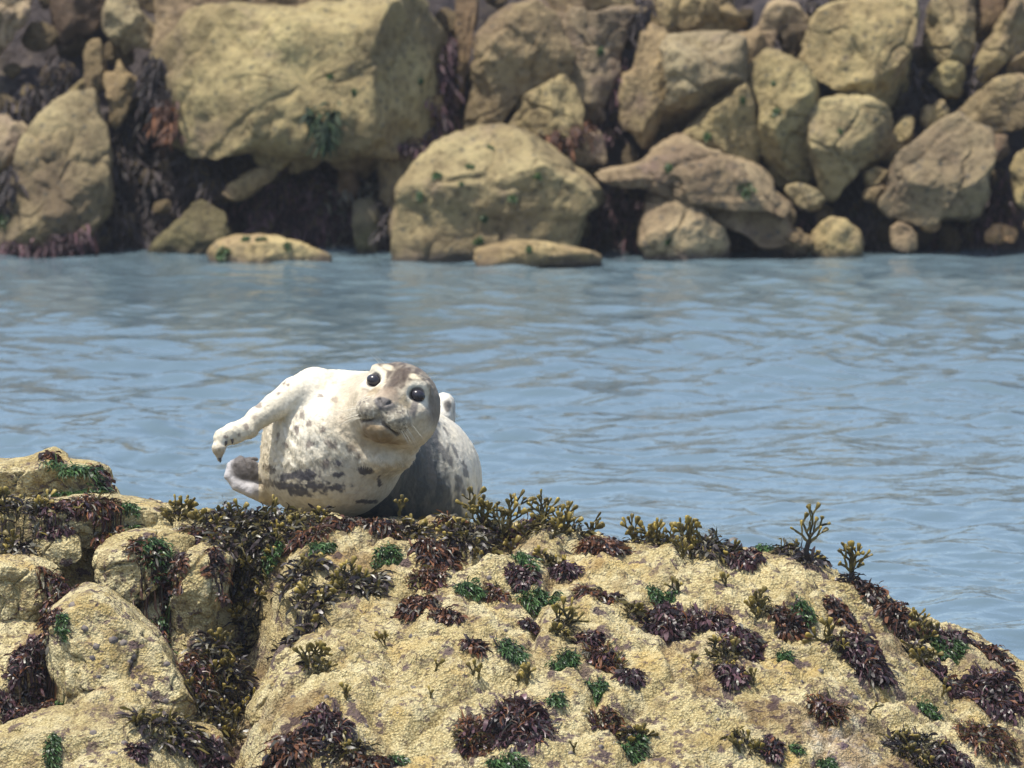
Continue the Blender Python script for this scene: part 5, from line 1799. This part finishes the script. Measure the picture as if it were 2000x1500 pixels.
def inside(pts, x, y):
    c = False
    for (x0, y0), (x1, y1) in zip(pts, pts[1:] + pts[:1]):
        if (y0 > y) != (y1 > y) and x < (x1 - x0) * (y - y0) / (y1 - y0) + x0:
            c = not c
    return c


for k, (poly, pal, nf, lab) in enumerate(FW):
    rng = np.random.default_rng(8000 + k)
    rb = Ribbons()
    P = np.array(poly, float)
    lo, hi = P.min(0), P.max(0)
    nf = int(nf * 1.7)
    roots, norms = [], []
    while len(roots) < nf:
        x, y = rng.uniform(lo[0], hi[0]), rng.uniform(lo[1], hi[1])
        if not inside(poly, x, y):
            continue
        p, nn = hit(BVH_FAR, x, y)
        roots.append(np.array(p) + np.array(nn) * .008)
        norms.append(np.array(nn))
    q, nn = np.array(roots), np.array(norms)
    ok = np.abs(q[:, 1] - .72 * q[:, 2] - np.median(q[:, 1] - .72 * q[:, 2])) < .16
    q, nn = q[ok], nn[ok]
    dd = np.linalg.norm(q[:, None] - q[None], axis=2) < .07
    best = np.zeros(len(q), bool)
    left = np.ones(len(q), bool)
    while left.any():
        cur = np.zeros(len(q), bool)
        cur[np.argmax(left)] = True
        while True:
            nxt = dd[cur].any(0)
            if (nxt == cur).all():
                break
            cur = nxt
        left &= ~cur
        if cur.sum() > best.sum():
            best = cur
    q, nn = q[best], nn[best]
    n = len(q)
    org = q[n // 2].copy()
    d = norm_rows(nn * .7 + rng.normal(0, .6, (n, 3)) + np.array([0, -.25, -.1]))
    L = rng.uniform(.035, .13, n)
    side = norm_rows(np.stack([np.ones(n), rng.normal(0, .7, n), rng.normal(0, .7, n)], -1))
    c = pal[0] + (pal[1] - pal[0]) * (rng.uniform(0, 1, n) ** 2.2)[:, None]
    wd = rng.uniform(.006, .020, n)
    PP, WW, SS, CC = [], [], [], []
    for j in range(5):
        PP.append(q.copy())
        WW.append(wd * (.6 + .5 * j / 4) if j < 4 else wd * .4)
        SS.append(side)
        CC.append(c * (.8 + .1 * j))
        q = q + d * (L / 4)[:, None]
        d = norm_rows(d + np.stack([rng.normal(0, .3, n), rng.normal(-.02, .2, n), -.65 * rng.uniform(.4, 1.5, n)], -1))
    rb.add_many(np.stack(PP, 1), np.stack(WW, 1), np.stack(SS, 1), np.stack(CC, 1))
    rb.build('hanging_seaweed', WEED_FAR, org, label=lab, cat='seaweed', group='weed hanging on the far shore')

# olive kelp strap hanging in the dark curtain
rb = Ribbons()
p, nn = hit(BVH_FAR, 272, 255)
org = np.array(p)
for dx, w, L in ((0.0, .034, .34), (-.02, .018, .22), (-.075, .014, .2)):
    q = org + np.array([dx, -.06, 0])
    pts = [q + np.array([.01 * math.sin(j), -.02 - .008 * j, -L * j / 7]) for j in range(8)]
    rb.add(pts, [w * (.4 + .6 * math.sin(math.pi * min(1, (j + 1) / 6))) for j in range(8)], [unit((1, .25, 0))] * 8, [np.array([.17, .14, .02])] * 8)
rb.build('kelp_strap', WEED, org, label='yellow-olive kelp strap hanging in the huge black weed curtain', cat='seaweed')

# green tufts dotted over the far boulders
for k, (px, py, w) in enumerate(((1458, 373, 26), (1382, 268, 14), (1305, 328, 14), (1517, 221, 18), (853, 345, 18), (918, 328, 16), (823, 382, 16), (945, 425, 12), (935, 470, 14), (1050, 345, 14), (1000, 390, 14), (1640, 256, 8), (1450, 196, 10), (1171, 100, 14), (645, 150, 10), (690, 180, 10), (820, 158, 10), (1034, 488, 12), (440, 495, 26), (510, 470, 20), (900, 360, 8), (957, 290, 12), (1304, 470, 10), (1667, 415, 10), (5, 430, 30), (480, 470, 16), (560, 480, 14), (1512, 162, 8), (620, 468, 10))):
    rng = np.random.default_rng(9000 + k)
    p, nn = hit(BVH_FAR, px, py)
    org = np.array(p)
    r = .5 * w / 450
    rb = Ribbons()
    for i in range(46):
        e1 = unit(np.cross(nn, (0.1, 0.2, 1)))
        e2 = np.cross(nn, e1)
        a, q = rng.uniform(0, 6.28), math.sqrt(rng.uniform())
        s = org + (e1 * math.cos(a) + e2 * math.sin(a)) * r * q * 1.1 + np.array(nn) * .003
        d = unit(np.array(nn) * .7 + rng.normal(0, .5, 3))
        side = unit(np.cross(d, rng.normal(size=3)))
        c = lerp_pal((GREEN[0], GREEN[1] * .7), rng.uniform())
        rb.add([s, s + d * r * .55, s + d * r * .8 + np.array([0, 0, -r * .35])], [.009, .011, .004], [side] * 3, [c * .8, c, c * 1.2])
    rb.build('green_tuft', WEED, org, label='tiny green weed tuft on or beside the ' + beside(px, py), cat='seaweed', group='green tufts on the far boulders')

# ------------------------------------------------------------------ thin sea haze
def build_haze():
    x, y0, y1, z0, z1 = 1600, -500, 1600, -1.9, 3.4
    V = np.array([(-x, y0, z0), (x, y0, z0), (x, y1, z0), (-x, y1, z0), (-x, y0, z1), (x, y0, z1), (x, y1, z1), (-x, y1, z1)])
    F = np.array([(0, 3, 2, 1), (4, 5, 6, 7), (0, 1, 5, 4), (1, 2, 6, 5), (2, 3, 7, 6), (3, 0, 4, 7)])
    me = mesh_from('haze', V, F, smooth=False)
    m = bpy.data.materials.new('sea_haze')
    m.use_nodes = True
    nt = m.node_tree
    nt.nodes.remove(nt.nodes['Principled BSDF'])
    v = nt.nodes.new('ShaderNodeVolumePrincipled')
    v.inputs['Color'].default_value = (0.85, 0.9, 1.0, 1)
    v.inputs['Density'].default_value = 0.0006
    nt.links.new(v.outputs[0], nt.nodes['Material Output'].inputs['Volume'])
    link('haze', me, m, kind='stuff')


build_haze()
